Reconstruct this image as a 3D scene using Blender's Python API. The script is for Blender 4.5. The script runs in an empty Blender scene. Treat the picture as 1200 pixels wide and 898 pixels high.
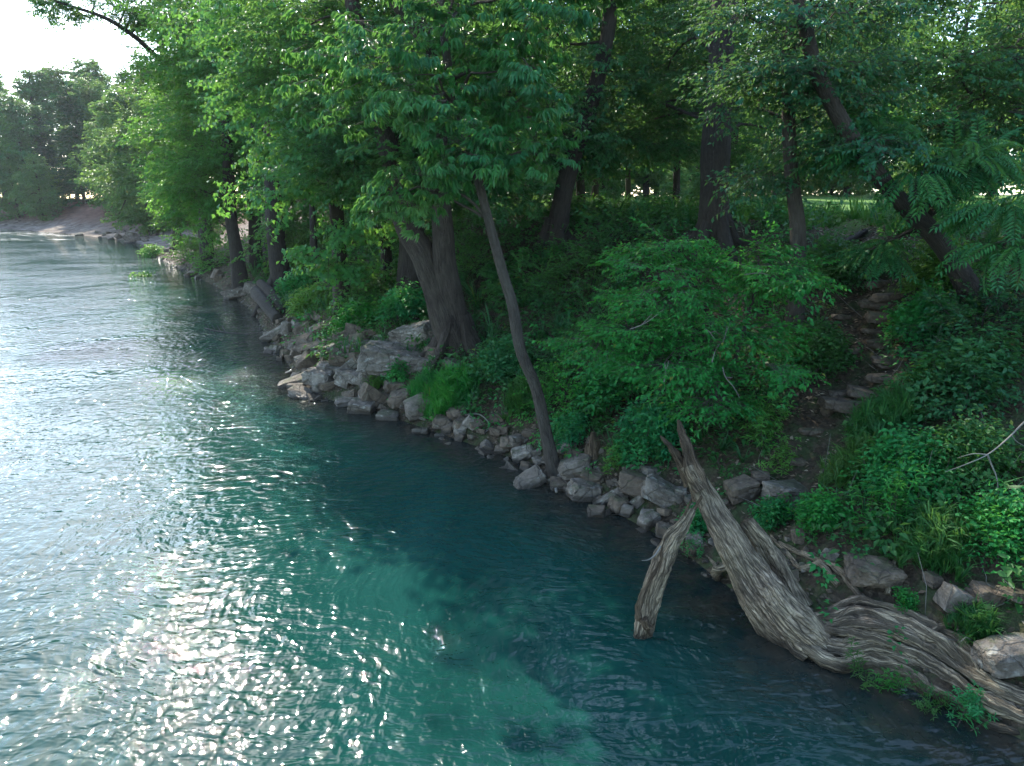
import bpy, bmesh, math, random
import numpy as np
from mathutils import Vector, Matrix, noise as mnoise

# ------------------------------------------------------------------ camera, light, exposure
C = bpy.context.scene
COL = C.collection
CAM_H, PITCH, FPX = 5.5, math.radians(15), 800.0
cd = bpy.data.cameras.new("camera"); cam = bpy.data.objects.new("camera", cd); COL.objects.link(cam)
cd.sensor_width = 36; cd.lens = 24; cd.clip_start = .05; cd.clip_end = 2000
cam.location = (0, 0, CAM_H); cam.rotation_euler = (math.radians(75), 0, 0)
C.camera = cam
SUN_AZ, SUN_EL = math.radians(-28), math.radians(39)
W = bpy.data.worlds.new("World"); C.world = W; W.use_nodes = True
wn = W.node_tree; bg = wn.nodes["Background"]
sky = wn.nodes.new("ShaderNodeTexSky"); sky.sky_type = 'NISHITA'; sky.sun_disc = False
sky.sun_elevation = SUN_EL; sky.sun_rotation = SUN_AZ
sky.air_density = .9; sky.dust_density = .6; sky.ozone_density = 1.5
tint = wn.nodes.new("ShaderNodeMix"); tint.data_type = 'RGBA'; tint.blend_type = 'MULTIPLY'; tint.inputs[0].default_value = 1
tint.inputs[7].default_value = (1, .985, .93, 1); wn.links.new(sky.outputs[0], tint.inputs[6]); wn.links.new(tint.outputs[2], bg.inputs[0]); bg.inputs[1].default_value = .15
sl = bpy.data.lights.new("sun", 'SUN'); so = bpy.data.objects.new("sun", sl); COL.objects.link(so)
sl.energy = 2.5; sl.angle = math.radians(.53); sl.color = (1, .93, .80)
sd = Vector((math.sin(SUN_AZ)*math.cos(SUN_EL), math.cos(SUN_AZ)*math.cos(SUN_EL), math.sin(SUN_EL)))
so.rotation_euler = sd.to_track_quat('Z', 'Y').to_euler(); so.location = (-20, 40, 60)
C.view_settings.view_transform = 'Standard'; C.view_settings.look = 'None'
C.view_settings.gamma = 1; C.view_settings.exposure = 2.3
C.render.engine = 'CYCLES'
cy = C.cycles
cy.use_denoising = True; cy.max_bounces = 5; cy.diffuse_bounces = 3; cy.glossy_bounces = 2
cy.transmission_bounces = 3; cy.volume_bounces = 0; cy.transparent_max_bounces = 4
cy.sample_clamp_indirect = 4; cy.use_adaptive_sampling = True; cy.adaptive_threshold = .01
cy.caustics_reflective = False; cy.caustics_refractive = False

# ------------------------------------------------------------------ helpers
def link(o): COL.objects.link(o); return o
def tag(o, label=None, cat=None, group=None, kind=None):
    if label: o['label'] = label
    if cat: o['category'] = cat
    if group: o['group'] = group
    if kind: o['kind'] = kind
    return o
def empty(name, loc, label, cat, group=None):
    o = link(bpy.data.objects.new(name, None)); o.location = loc; o.empty_display_size = .2
    return tag(o, label, cat, group)
def mk_mesh(name, V, faces, mats, smooth=False, uv=None):
    """faces: list of (int array (m,k), material index)"""
    me = bpy.data.meshes.new(name)
    V = np.asarray(V, np.float32); me.vertices.add(len(V)); me.vertices.foreach_set("co", V.ravel())
    idx = np.concatenate([f.ravel() for f, _ in faces]).astype(np.int32)
    tot = np.concatenate([np.full(len(f), f.shape[1], np.int32) for f, _ in faces])
    mi = np.concatenate([np.full(len(f), m, np.int32) for f, m in faces])
    me.loops.add(len(idx)); me.loops.foreach_set("vertex_index", idx)
    me.polygons.add(len(tot)); st = np.concatenate([[0], np.cumsum(tot)[:-1]]).astype(np.int32)
    me.polygons.foreach_set("loop_start", st); me.polygons.foreach_set("loop_total", tot)
    me.polygons.foreach_set("material_index", mi)
    if smooth: me.polygons.foreach_set("use_smooth", np.ones(len(tot), bool))
    if uv is not None:
        l = me.uv_layers.new(name="UVMap"); l.data.foreach_set("uv", np.asarray(uv, np.float32)[idx].ravel())
    for m in mats: me.materials.append(m)
    me.update(calc_edges=True)
    return me
def ob(name, me, parent=None, loc=None):
    o = link(bpy.data.objects.new(name, me))
    if parent: o.parent = parent
    if loc is not None: o.location = loc
    return o
_rs = np.random.RandomState(5)
_tab = _rs.rand(256, 256)
def vnoise(x, y):
    xi, yi = np.floor(x).astype(int), np.floor(y).astype(int); fx, fy = x-xi, y-yi
    fx = fx*fx*(3-2*fx); fy = fy*fy*(3-2*fy)
    t = lambda a, b: _tab[a & 255, b & 255]
    return (t(xi, yi)*(1-fx)+t(xi+1, yi)*fx)*(1-fy)+(t(xi, yi+1)*(1-fx)+t(xi+1, yi+1)*fx)*fy
def fbm(x, y, o=4): return sum(vnoise(x*2**k+7*k, y*2**k+13*k)/2**(k+1) for k in range(o))

# ------------------------------------------------------------------ lie of the land
SHORE = np.array([(30,-40),(14,-12),(8,1),(5.6,5.6),(4.9,6.4),(4.14,7.1),(3.6,7.6),(3.13,8.88),(2.45,10.45),(1.44,11.8),(0,13.97),
    (-2.11,15.97),(-3.95,17.75),(-6.2,19.2),(-7.6,22.5),(-10.3,27.93),(-13,34),(-17.03,41.26),(-22,49),(-29.07,59.49),(-35,68),(-41.69,80.74),
    (-55,98),(-73.36,115.37),(-102.41,139.89),(-150,160),(-260,190)], float)
RIVER = np.vstack([SHORE, [(-340,150),(-340,-40),(-200,-120),(0,-120)]])
PATH = np.array([(3.3,9.5),(4.2,10.0),(5.2,10.9),(6.1,11.8),(6.8,13.2),(7.6,15.0),(8.6,17.2),(9.6,20),(10.6,26)], float)
def polydist(x, y, P):
    best = np.full(x.shape, 1e9)
    for a, b in zip(P[:-1], P[1:]):
        d = b-a; t = np.clip(((x-a[0])*d[0]+(y-a[1])*d[1])/(d@d), 0, 1)
        best = np.minimum(best, (x-a[0]-t*d[0])**2+(y-a[1]-t*d[1])**2)
    return np.sqrt(best)
def shore_d(x, y):
    x = np.asarray(x, float); y = np.asarray(y, float)
    d = polydist(x, y, SHORE); ins = np.zeros(x.shape, bool)
    for a, b in zip(RIVER, np.roll(RIVER, -1, 0)):
        c = (a[1] > y) != (b[1] > y)
        with np.errstate(divide='ignore', invalid='ignore'):
            ins ^= c & (x < (b[0]-a[0])*(y-a[1])/(b[1]-a[1]+1e-12)+a[0])
    return np.where(ins, -d, d)
def ground(x, y):
    x = np.asarray(x, float); y = np.asarray(y, float); d = shore_d(x, y)
    zn = np.interp(d, [0,.6,1.3,2.5,5.4,8.2,10.2,16,60,300], [-.06,.33,.85,1.5,3.0,4.45,4.85,5.0,5.3,6])
    zf = np.interp(d, [0,5,8,14,22,60,300], [-.05,.6,1.5,5.0,5.6,6.0,6.5])
    w = np.clip((y-52)/26, 0, 1); z = zn*(1-w)+zf*w
    z = z+np.clip(d/1.5, 0, 1)*np.clip((14-d)/4, .25, 1)*(.42*(fbm(x*.55, y*.55)-.47)+.16*(fbm(x*2.3, y*2.3)-.47))
    z = z-np.where(d > .6, .28*np.exp(-(polydist(x, y, PATH)/.55)**2), 0)
    return np.where(d < 0, np.maximum(-2.4, .30*d-.06), z)
def ray(px, py):
    u, v = (px-600)/FPX, (449-py)/FPX
    return np.array([u, math.cos(PITCH)+v*math.sin(PITCH), -math.sin(PITCH)+v*math.cos(PITCH)])
def at(px, py, Y):
    d = ray(px, py); return np.array([0, 0, CAM_H])+d*(Y/d[1])
def spot(px, py, lift=0.):
    """the place on the ground (or water) seen in that direction"""
    d = ray(px, py); t = np.linspace(4, 200, 6000); p = d[None]*t[:, None]; z = p[:, 2]+CAM_H
    g = np.maximum(ground(p[:, 0], p[:, 1]), 0)
    k = np.argmax(z < g) if (z < g).any() else len(t)-1
    return np.array([p[k, 0], p[k, 1], g[k]+lift])
def gz(x, y): return float(ground(np.array([x]), np.array([y]))[0])

# ------------------------------------------------------------------ materials
def mat(name):
    m = bpy.data.materials.new(name); m.use_nodes = True; nt = m.node_tree; nt.nodes.clear()
    out = nt.nodes.new("ShaderNodeOutputMaterial"); return m, nt, out
def node(nt, t, ins=None, **kw):
    n = nt.nodes.new(t)
    for k, v in kw.items(): setattr(n, k, v)
    for k, v in (ins or {}).items():
        if hasattr(v, 'is_output'): nt.links.new(v, n.inputs[k])
        else: n.inputs[k].default_value = v
    return n
def noise(nt, vec, scale, detail=4, rough=.55, dist=0):
    return node(nt, "ShaderNodeTexNoise", {"Vector": vec, "Scale": scale, "Detail": detail, "Roughness": rough, "Distortion": dist})
def ramp(nt, fac, stops):
    r = node(nt, "ShaderNodeValToRGB", {"Fac": fac}); e = r.color_ramp.elements
    while len(e) < len(stops): e.new(.5)
    for q, (p, c) in zip(e, stops): q.position = p; q.color = (*c, 1)
    return r.outputs[0]
def mixc(nt, f, a, b, mode='MIX'):
    n = node(nt, "ShaderNodeMix", data_type='RGBA', blend_type=mode)
    for s, v in ((0, f), (6, a), (7, b)):
        if hasattr(v, 'is_output'): nt.links.new(v, n.inputs[s])
        else: n.inputs[s].default_value = v if s == 0 else (*v, 1)
    return n.outputs[2]
def math_(nt, op, a, b=0.):
    n = node(nt, "ShaderNodeMath", operation=op)
    for i, v in enumerate((a, b)):
        if hasattr(v, 'is_output'): nt.links.new(v, n.inputs[i])
        else: n.inputs[i].default_value = v
    return n.outputs[0]
def mapping(nt, vec, scale, rot=(0,0,0)):
    return node(nt, "ShaderNodeMapping", {"Vector": vec, "Scale": scale, "Rotation": rot}).outputs[0]

def leaf_mat(name, c1, c2, trans, tw=.42, rough=.5):
    m, nt, out = mat(name); c1, c2 = [(c[0]*.85, c[1]*1.35, c[2]*.95) for c in (c1, c2)]
    g = node(nt, "ShaderNodeNewGeometry"); oi = node(nt, "ShaderNodeObjectInfo")
    pos = noise(nt, g.outputs["Position"], .9, 2)
    f = math_(nt, 'ADD', math_(nt, 'MULTIPLY', g.outputs["Random Per Island"], .55), math_(nt, 'SUBTRACT', math_(nt, 'MULTIPLY', pos.outputs[0], 1.3), .42))
    col = ramp(nt, f, [(0, c1), (1, c2)])
    wn_ = noise(nt, g.outputs["Position"], .45, 3); yl = ramp(nt, wn_.outputs[0], [(.50, (0,0,0)), (.68, (1,1,1))])
    col = mixc(nt, math_(nt, 'MULTIPLY', yl, .55), col, (c2[0]*1.7, c2[1]*1.05, c2[2]*.75))
    yel = math_(nt, 'GREATER_THAN', g.outputs["Random Per Island"], .996)
    col = mixc(nt, yel, col, (.16, .19, .03))
    hs = node(nt, "ShaderNodeHueSaturation", {"Hue": math_(nt, 'ADD', math_(nt, 'MULTIPLY', oi.outputs["Random"], .05), .472), "Color": col})
    p = node(nt, "ShaderNodeBsdfPrincipled", {"Base Color": hs.outputs[0], "Roughness": rough, "Specular IOR Level": .25})
    t = node(nt, "ShaderNodeBsdfTranslucent", {"Color": mixc(nt, .35, trans, hs.outputs[0])})
    mx = node(nt, "ShaderNodeMixShader", {0: tw, 1: p.outputs[0], 2: t.outputs[0]})
    nt.links.new(mx.outputs[0], out.inputs[0]); return m
LEAF = {
 'river':  leaf_mat("river_leaf", (.016,.070,.034), (.050,.145,.052), (.20,.36,.05)),
 'maple':  leaf_mat("maple_leaf", (.022,.100,.050), (.055,.175,.065), (.22,.42,.05), .45),
 'hickory':leaf_mat("hickory_leaf", (.020,.088,.046), (.050,.150,.068), (.18,.36,.06), .38, .36),
 'elm':    leaf_mat("elm_leaf", (.012,.062,.036), (.030,.105,.048), (.17,.30,.05), .36),
 'frond':  leaf_mat("frond_leaf", (.016,.082,.044), (.036,.135,.062), (.17,.34,.05), .36),
 'bush':   leaf_mat("bush_leaf", (.010,.082,.040), (.040,.205,.068), (.14,.40,.05), .40),
 'cover':  leaf_mat("cover_leaf", (.014,.056,.024), (.040,.110,.034), (.15,.30,.05), .34),
 'far':    leaf_mat("far_leaf", (.018,.070,.036), (.060,.160,.050), (.22,.33,.06), .40),
 'cedar':  leaf_mat("cedar_leaf", (.010,.050,.034), (.022,.080,.042), (.03,.12,.04), .2),
 'grass':  leaf_mat("grass_blade", (.040,.140,.034), (.080,.200,.050), (.25,.38,.06), .40),
}
def bark_mat(name, c1, c2, bump=.5, su=5., sv=1.1):
    m, nt, out = mat(name)
    uv = node(nt, "ShaderNodeUVMap"); tc = node(nt, "ShaderNodeTexCoord")
    v = mapping(nt, uv.outputs[0], (su, sv, 1))
    n1 = noise(nt, v, 3.0, 6, .6, .6); n2 = noise(nt, tc.outputs["Object"], 1.6, 3)
    vr = node(nt, "ShaderNodeTexVoronoi", {"Vector": mapping(nt, uv.outputs[0], (su*1.6, sv*1.5, 1)), "Scale": 3.0}, feature='DISTANCE_TO_EDGE')
    col = mixc(nt, .35, ramp(nt, n1.outputs[0], [(.32, c1), (.68, c2)]), ramp(nt, n2.outputs[0], [(.35, c1), (.7, (c2[0]*.95, c2[1]*1.05, c2[2]*.9))]))
    h = math_(nt, 'ADD', math_(nt, 'MULTIPLY', n1.outputs[0], .7), math_(nt, 'MINIMUM', math_(nt, 'MULTIPLY', vr.outputs[0], 2.5), .4))
    if name in ("weathered_wood", "brown_heartwood"):
        ch = ramp(nt, noise(nt, tc.outputs["Object"], 1.9, 4, .65, .8).outputs[0], [(.42, (0,0,0)), (.62, (1,1,1))])
        col = mixc(nt, math_(nt, 'MULTIPLY', ch, .5), col, (.030,.024,.019))
        wz = node(nt, "ShaderNodeSeparateXYZ", {0: node(nt, "ShaderNodeNewGeometry").outputs["Position"]}); wf = ramp(nt, math_(nt, 'ADD', wz.outputs[2], math_(nt, 'MULTIPLY', n2.outputs[0], .12)), [(.10, (1,1,1)), (.20, (0,0,0))])
        col = mixc(nt, math_(nt, 'MULTIPLY', wf, .8), col, (.025,.020,.015))
        cv = node(nt, "ShaderNodeTexVoronoi", {"Vector": mixc(nt, .12, mapping(nt, uv.outputs[0], (su*1.5, sv*.42, 1)), n1.outputs["Color"], 'ADD'), "Scale": 2.2}, feature='DISTANCE_TO_EDGE')
        ck = math_(nt, 'MINIMUM', math_(nt, 'MULTIPLY', cv.outputs[0], 14.), 1.); col = mixc(nt, math_(nt, 'SUBTRACT', .6, math_(nt, 'MULTIPLY', ck, .6)), col, (.020,.015,.011)); h = math_(nt, 'ADD', h, math_(nt, 'MULTIPLY', ck, .8))
        gr = ramp(nt, noise(nt, mapping(nt, uv.outputs[0], (su*3, sv*.8, 1)), 4.0, 4, .7).outputs[0], [(.38, (.25,.24,.23)), (.55, (1,1,1))]); col = mixc(nt, .3, col, gr, 'MULTIPLY')
    b = node(nt, "ShaderNodeBump", {"Strength": bump, "Distance": .05, "Height": h})
    p = node(nt, "ShaderNodeBsdfPrincipled", {"Base Color": col, "Roughness": .9, "Specular IOR Level": .2, "Normal": b.outputs[0]})
    nt.links.new(p.outputs[0], out.inputs[0]); return m
BARK = bark_mat("grey_brown_bark", (.034,.028,.023), (.095,.082,.070), .8)
BARKD = bark_mat("dark_bark", (.022,.018,.015), (.062,.051,.043), .7)
BARKM = bark_mat("brown_bark", (.024,.018,.014), (.085,.068,.055), 1.0, 4., .8)
TWIG = bark_mat("bare_twig", (.09,.082,.072), (.24,.22,.195), .2)
WOOD = bark_mat("weathered_wood", (.14,.10,.066), (.60,.475,.33), 1.0, 6., 1.6)
WOODB = bark_mat("brown_heartwood", (.060,.040,.026), (.32,.23,.15), 1.0, 8., 1.3)

def rock_mat(name, c1, c2, lich):
    m, nt, out = mat(name)
    tc = node(nt, "ShaderNodeTexCoord"); g = node(nt, "ShaderNodeNewGeometry"); oi = node(nt, "ShaderNodeObjectInfo")
    sep = node(nt, "ShaderNodeSeparateXYZ", {0: g.outputs["Position"]})
    n1 = noise(nt, g.outputs["Position"], 3.2, 6, .62); n2 = noise(nt, g.outputs["Position"], 17, 5, .65); n3 = noise(nt, g.outputs["Position"], 1.3, 4)
    col = ramp(nt, n1.outputs[0], [(.33, c1), (.66, c2)])
    col = mixc(nt, math_(nt, 'MULTIPLY', oi.outputs["Random"], .55), col, (.15,.118,.088))
    col = mixc(nt, .5, col, ramp(nt, n2.outputs[0], [(.3, (.35,.34,.33)), (.7, (.95,.95,.95))]), 'MULTIPLY')
    lf = ramp(nt, noise(nt, g.outputs["Position"], 6, 3).outputs[0], [(.60, (0,0,0)), (.70, (1,1,1))])
    col = mixc(nt, math_(nt, 'MULTIPLY', lf, .55), col, lich)
    nz = node(nt, "ShaderNodeSeparateXYZ", {0: g.outputs["Normal"]})
    mf = math_(nt, 'MULTIPLY', ramp(nt, noise(nt, g.outputs["Position"], 2.3, 5, .7).outputs[0], [(.50, (0,0,0)), (.60, (1,1,1))]), ramp(nt, nz.outputs[2], [(.35, (0,0,0)), (.8, (1,1,1))]))
    dirt = ramp(nt, noise(nt, g.outputs["Position"], 4.5, 5, .7).outputs[0], [(.45, (0,0,0)), (.62, (1,1,1))])
    col = mixc(nt, math_(nt, 'MULTIPLY', dirt, .5), col, (.062,.047,.032)); col = mixc(nt, math_(nt, 'MULTIPLY', mf, .6), col, (.045,.062,.022))
    wet = ramp(nt, math_(nt, 'ADD', sep.outputs[2], math_(nt, 'MULTIPLY', n3.outputs[0], .10)), [(.13, (1,1,1)), (.20, (0,0,0))])
    col = mixc(nt, math_(nt, 'MULTIPLY', wet, .8), col, (.030,.026,.020))
    tcv = node(nt, "ShaderNodeTexVoronoi", {"Vector": mixc(nt, .15, g.outputs["Position"], n1.outputs["Color"], 'ADD'), "Scale": 2.6}, feature='DISTANCE_TO_EDGE')
    crack = math_(nt, 'MINIMUM', math_(nt, 'MULTIPLY', tcv.outputs[0], 9.), .35); n4 = noise(nt, g.outputs["Position"], 45, 3, .6)
    lay = noise(nt, mapping(nt, tc.outputs["Object"], (.7, .7, 9)), 1.6, 3)
    col = mixc(nt, math_(nt, 'SUBTRACT', .5, math_(nt, 'MULTIPLY', crack, 1.4)), col, (.05,.042,.034))
    hgt = math_(nt, 'ADD', math_(nt, 'ADD', math_(nt, 'MULTIPLY', n2.outputs[0], .7), n1.outputs[0]), math_(nt, 'ADD', math_(nt, 'MULTIPLY', crack, 1.), math_(nt, 'ADD', math_(nt, 'MULTIPLY', n4.outputs[0], .25), math_(nt, 'MULTIPLY', lay.outputs[0], .5))))
    b = node(nt, "ShaderNodeBump", {"Strength": .95, "Distance": .06, "Height": hgt})
    p = node(nt, "ShaderNodeBsdfPrincipled", {"Base Color": col, "Roughness": math_(nt, 'SUBTRACT', .88, math_(nt, 'MULTIPLY', wet, .5)), "Specular IOR Level": .3, "Normal": b.outputs[0]})
    nt.links.new(p.outputs[0], out.inputs[0]); return m
ROCK = rock_mat("limestone", (.105,.089,.070), (.37,.33,.27), (.44,.43,.37))
ROCKT = rock_mat("brown_stone", (.070,.052,.036), (.235,.18,.125), (.26,.25,.19))

def ground_mat():
    m, nt, out = mat("bank_soil")
    g = node(nt, "ShaderNodeNewGeometry"); P = g.outputs["Position"]
    at_ = node(nt, "ShaderNodeAttribute", attribute_name="lawn"); bar = node(nt, "ShaderNodeAttribute", attribute_name="bar")
    n1 = noise(nt, P, 1.4, 6, .6); n2 = noise(nt, P, 14, 6, .7)
    vo = node(nt, "ShaderNodeTexVoronoi", {"Vector": P, "Scale": 16.0})
    soil = ramp(nt, n1.outputs[0], [(.3, (.026,.020,.014)), (.5, (.050,.038,.026)), (.72, (.085,.066,.046))])
    litter = ramp(nt, vo.outputs["Color"], [(.15, (.025,.019,.012)), (.6, (.065,.048,.03)), (.95, (.15,.115,.075))])
    soil = mixc(nt, .5, soil, litter)
    moss = ramp(nt, noise(nt, P, 2.6, 5, .65).outputs[0], [(.46, (0,0,0)), (.6, (1,1,1))])
    soil = mixc(nt, math_(nt, 'MULTIPLY', moss, .55), soil, (.035,.075,.022))
    lawn = ramp(nt, noise(nt, P, 5, 5, .7).outputs[0], [(.3, (.075,.155,.035)), (.7, (.14,.24,.055))])
    grv = ramp(nt, node(nt, "ShaderNodeTexVoronoi", {"Vector": P, "Scale": 1.1}).outputs["Color"], [(.1, (.07,.054,.043)), (.9, (.24,.20,.165))])
    clay = node(nt, "ShaderNodeAttribute", attribute_name="clay")
    red = ramp(nt, noise(nt, mapping(nt, P, (.4, .4, 3)), .9, 5, .65).outputs[0], [(.3, (.06,.032,.023)), (.7, (.17,.092,.066))])
    col = mixc(nt, at_.outputs["Fac"], mixc(nt, clay.outputs["Fac"], mixc(nt, bar.outputs["Fac"], soil, grv), red), lawn)
    b = node(nt, "ShaderNodeBump", {"Strength": .9, "Distance": .06, "Height": math_(nt, 'ADD', n2.outputs[0], math_(nt, 'MULTIPLY', vo.outputs["Distance"], .6))})
    p = node(nt, "ShaderNodeBsdfPrincipled", {"Base Color": col, "Roughness": .95, "Specular IOR Level": .15, "Normal": b.outputs[0]})
    nt.links.new(p.outputs[0], out.inputs[0]); return m
def water_mat():
    m, nt, out = mat("river_water")
    g = node(nt, "ShaderNodeNewGeometry"); P = g.outputs["Position"]
    sh = node(nt, "ShaderNodeAttribute", attribute_name="shallow")
    murk_shafts = noise(nt, mapping(nt, P, (1, .4, 1), (0, 0, .5)), .38, 5, .55, 1.6)  # cloudy murk, with pale sun shafts in the water painted into its colour
    deep = ramp(nt, murk_shafts.outputs[0], [(.28, (.004,.030,.024)), (.52, (.006,.041,.034)), (.80, (.012,.056,.047))])
    bed = ramp(nt, noise(nt, P, 2.2, 5, .6).outputs[0], [(.35, (.006,.015,.015)), (.6, (.026,.024,.018))])
    col = mixc(nt, sh.outputs["Fac"], deep, bed)
    rf = node(nt, "ShaderNodeAttribute", attribute_name="riffle")
    fo = ramp(nt, noise(nt, mapping(nt, P, (.25, .9, 1)), 1.3, 5, .7, .6).outputs[0], [(.54, (0,0,0)), (.64, (1,1,1))])
    foam = math_(nt, 'MULTIPLY', fo, rf.outputs["Fac"]); col = mixc(nt, foam, col, (.55,.58,.58))
    # ripples: two crossing trains bent by slow swirls, and fine chop
    warp = noise(nt, P, .22, 2)
    wv = node(nt, "ShaderNodeVectorMath", {0: warp.outputs["Color"], 1: (2.2, 2.2, 0)}, operation='MULTIPLY')
    Pw = node(nt, "ShaderNodeVectorMath", {0: P, 1: wv.outputs[0]}, operation='ADD').outputs[0]
    a = noise(nt, mapping(nt, Pw, (1.9, 1.0, 1), (0, 0, .25)), 2.7, 2, .5, .3)
    c = noise(nt, mapping(nt, Pw, (1.0, 2.0, 1), (0, 0, -.25)), 3.0, 2, .5, .4)
    fine = noise(nt, mapping(nt, Pw, (1.3, 1, 1), (0, 0, .6)), 9.0, 2, .5, .3)
    swell = noise(nt, P, .8, 2)
    amp = ramp(nt, noise(nt, P, .13, 3).outputs[0], [(.36, (.5,)*3), (.62, (1,)*3)])
    h = math_(nt, 'ADD', math_(nt, 'ADD', math_(nt, 'MULTIPLY', a.outputs[0], .60), math_(nt, 'MULTIPLY', c.outputs[0], .60)), math_(nt, 'MULTIPLY', fine.outputs[0], .10))
    h = math_(nt, 'ADD', math_(nt, 'MULTIPLY', h, amp), math_(nt, 'MULTIPLY', swell.outputs[0], .75))
    b = node(nt, "ShaderNodeBump", {"Strength": 1.0, "Distance": .076, "Height": h})
    p = node(nt, "ShaderNodeBsdfPrincipled", {"Base Color": col, "Roughness": math_(nt, 'ADD', .018, math_(nt, 'MULTIPLY', foam, .6)), "IOR": 1.333, "Specular IOR Level": .5, "Normal": b.outputs[0]})
    nt.links.new(p.outputs[0], out.inputs[0]); return m

# ------------------------------------------------------------------ ground, water
def axis(lo, hi, dlo, dhi, fine, n):
    core = np.arange(dlo, dhi, fine); g = np.linspace(0, 1, n)[1:]**2.2
    return np.concatenate([dlo-(g*(dlo-lo))[::-1], core, dhi+g*(hi-dhi)])
def sheet(xs, ys, zf):
    X, Y = np.meshgrid(xs, ys, indexing='xy'); Z = zf(X, Y)
    V = np.stack([X, Y, Z], -1).reshape(-1, 3); nx, ny = len(xs), len(ys)
    i = (np.arange(ny-1)[:, None]*nx+np.arange(nx-1)[None]).ravel()
    return V, np.stack([i, i+1, i+nx+1, i+nx], 1)
def fattr(me, name, v):
    a = me.attributes.new(name, 'FLOAT', 'POINT'); a.data.foreach_set("value", np.asarray(v, np.float32))
sm = lambda e0, e1, x: (lambda t: t*t*(3-2*t))(np.clip((x-e0)/(e1-e0), 0, 1))
V, F = sheet(axis(-290, 290, -11, 15, .16, 110), axis(-110, 290, 4.5, 31, .16, 110), ground)
me = mk_mesh("ground", V, [(F, 0)], [ground_mat()], True)
D = shore_d(V[:, 0], V[:, 1])
fattr(me, "lawn", sm(10.5, 13.0, D+1.6*(fbm(V[:, 0]*.5, V[:, 1]*.5)-.5))*(1-sm(48, 60, V[:, 1])*(V[:, 0] < 0))*(1-.8*np.exp(-(polydist(V[:, 0], V[:, 1], PATH)/.8)**4)*(V[:, 1] < 19)))
fattr(me, "clay", sm(78, 92, V[:, 1])*sm(6, 9, D)*(1-sm(15, 18, D)))
fattr(me, "bar", sm(50, 66, V[:, 1])*(1-sm(9, 13, D)))
tag(ob("ground", me), kind='structure')
V, F = sheet(axis(-290, 60, -9, 8, .3, 60), axis(-110, 290, 4, 30, .3, 70), lambda x, y: x*0)
me = mk_mesh("river_water", V, [(F, 0)], [water_mat()], True)
D = shore_d(V[:, 0], V[:, 1])
fattr(me, "riffle", np.maximum(np.exp(-((V[:, 1]-118)/9)**2)*(V[:, 0] < -58), .8*np.exp(-((V[:, 1]-100)/4)**2)*(V[:, 0] < -62)))
fattr(me, "shallow", 1-sm(.25, 1.9, -D+.7*(fbm(V[:, 0]*.9, V[:, 1]*.9)-.5)))
tag(ob("river_water", me), kind='structure')

# ------------------------------------------------------------------ tubes
def smooth_path(P, R, n):
    P = np.asarray(P, float); R = np.asarray(R, float); k = np.arange(len(P)); t = np.linspace(0, len(P)-1, n)
    i = np.clip(t.astype(int), 0, len(P)-2); f = (t-i)[:, None]
    p = lambda j: P[np.clip(j, 0, len(P)-1)]
    a, b, c, d = p(i-1), p(i), p(i+1), p(i+2)
    Q = .5*(2*b+(c-a)*f+(2*a-5*b+4*c-d)*f**2+(3*b-a-3*c+d)*f**3)
    return Q, np.interp(t, k, R)
def tube(P, R, sides=8, n=None, rs=None, lump=.08, ridges=0, ridge_amp=.1, twist=0., flat=None):
    n = n or max(2, len(P)); Q, R = (smooth_path(P, R, n) if n > len(P) else (np.asarray(P, float), np.asarray(R, float)))
    T = np.gradient(Q, axis=0); T /= np.linalg.norm(T, axis=1, keepdims=True)+1e-9
    ref = np.array([0.31, .17, .93]) if abs(T[:, 2]).mean() < .8 else np.array([.93, .3, .1])
    A = np.cross(T, ref); A /= np.linalg.norm(A, axis=1, keepdims=True)+1e-9; B = np.cross(T, A)
    L = np.concatenate([[0], np.cumsum(np.linalg.norm(np.diff(Q, axis=0), axis=1))])
    th = np.linspace(0, 2*np.pi, sides, endpoint=False)
    rr = np.ones((len(Q), sides))
    if rs is not None:
        ph = rs.rand(6)*6.28
        rr += lump*(np.sin(2*th[None]+ph[0]+L[:, None]*1.3)+.7*np.sin(3*th[None]+ph[1]-L[:, None]*2.1)+.5*np.sin(L[:, None]*4.+ph[2]))
        if ridges: 
            w = th[None]*ridges+ph[3]+twist*L[:, None]+.8*np.sin(L[:, None]*2+ph[4])
            rr += ridge_amp*(np.abs(np.sin(w*.5))*2-1)+ridge_amp*.5*np.sin(w*2.3+ph[5]+L[:, None])
    ca, sb = np.cos(th)[None], np.sin(th)[None]
    fl = 1 if flat is None else flat
    V = Q[:, None]+(A[:, None]*ca[..., None]+B[:, None]*sb[..., None]*fl)*(R[:, None]*rr)[..., None]
    uv = np.stack([np.broadcast_to(th[None]/6.283*max(R.max(), .03)*6.283, rr.shape), np.broadcast_to(L[:, None], rr.shape)], -1)
    i = np.arange(len(Q)-1)[:, None]*sides; j = np.arange(sides)[None]; j2 = (j+1) % sides
    F = np.stack([i+j, i+j2, i+sides+j2, i+sides+j], -1).reshape(-1, 4)
    V = V.reshape(-1, 3); uv = uv.reshape(-1, 2); m = len(V)
    V = np.vstack([V, Q[0], Q[-1]]); uv = np.vstack([uv, [0, 0], [0, L[-1]]])
    j = np.arange(sides); j2 = (j+1) % sides; e = (len(Q)-1)*sides
    Tn = np.vstack([np.stack([j2, j, np.full(sides, m)], 1), np.stack([e+j, e+j2, np.full(sides, m+1)], 1)])
    return V, F, Tn, uv
def tube_mesh(name, parts, material):
    Vs, Fs, Ts, us, o = [], [], [], [], 0
    for V, F, T, u in parts: Vs.append(V); Fs.append(F+o); Ts.append(T+o); us.append(u); o += len(V)
    return mk_mesh(name, np.vstack(Vs), [(np.vstack(Fs), 0), (np.vstack(Ts), 0)], [material], True, np.vstack(us))

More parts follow.
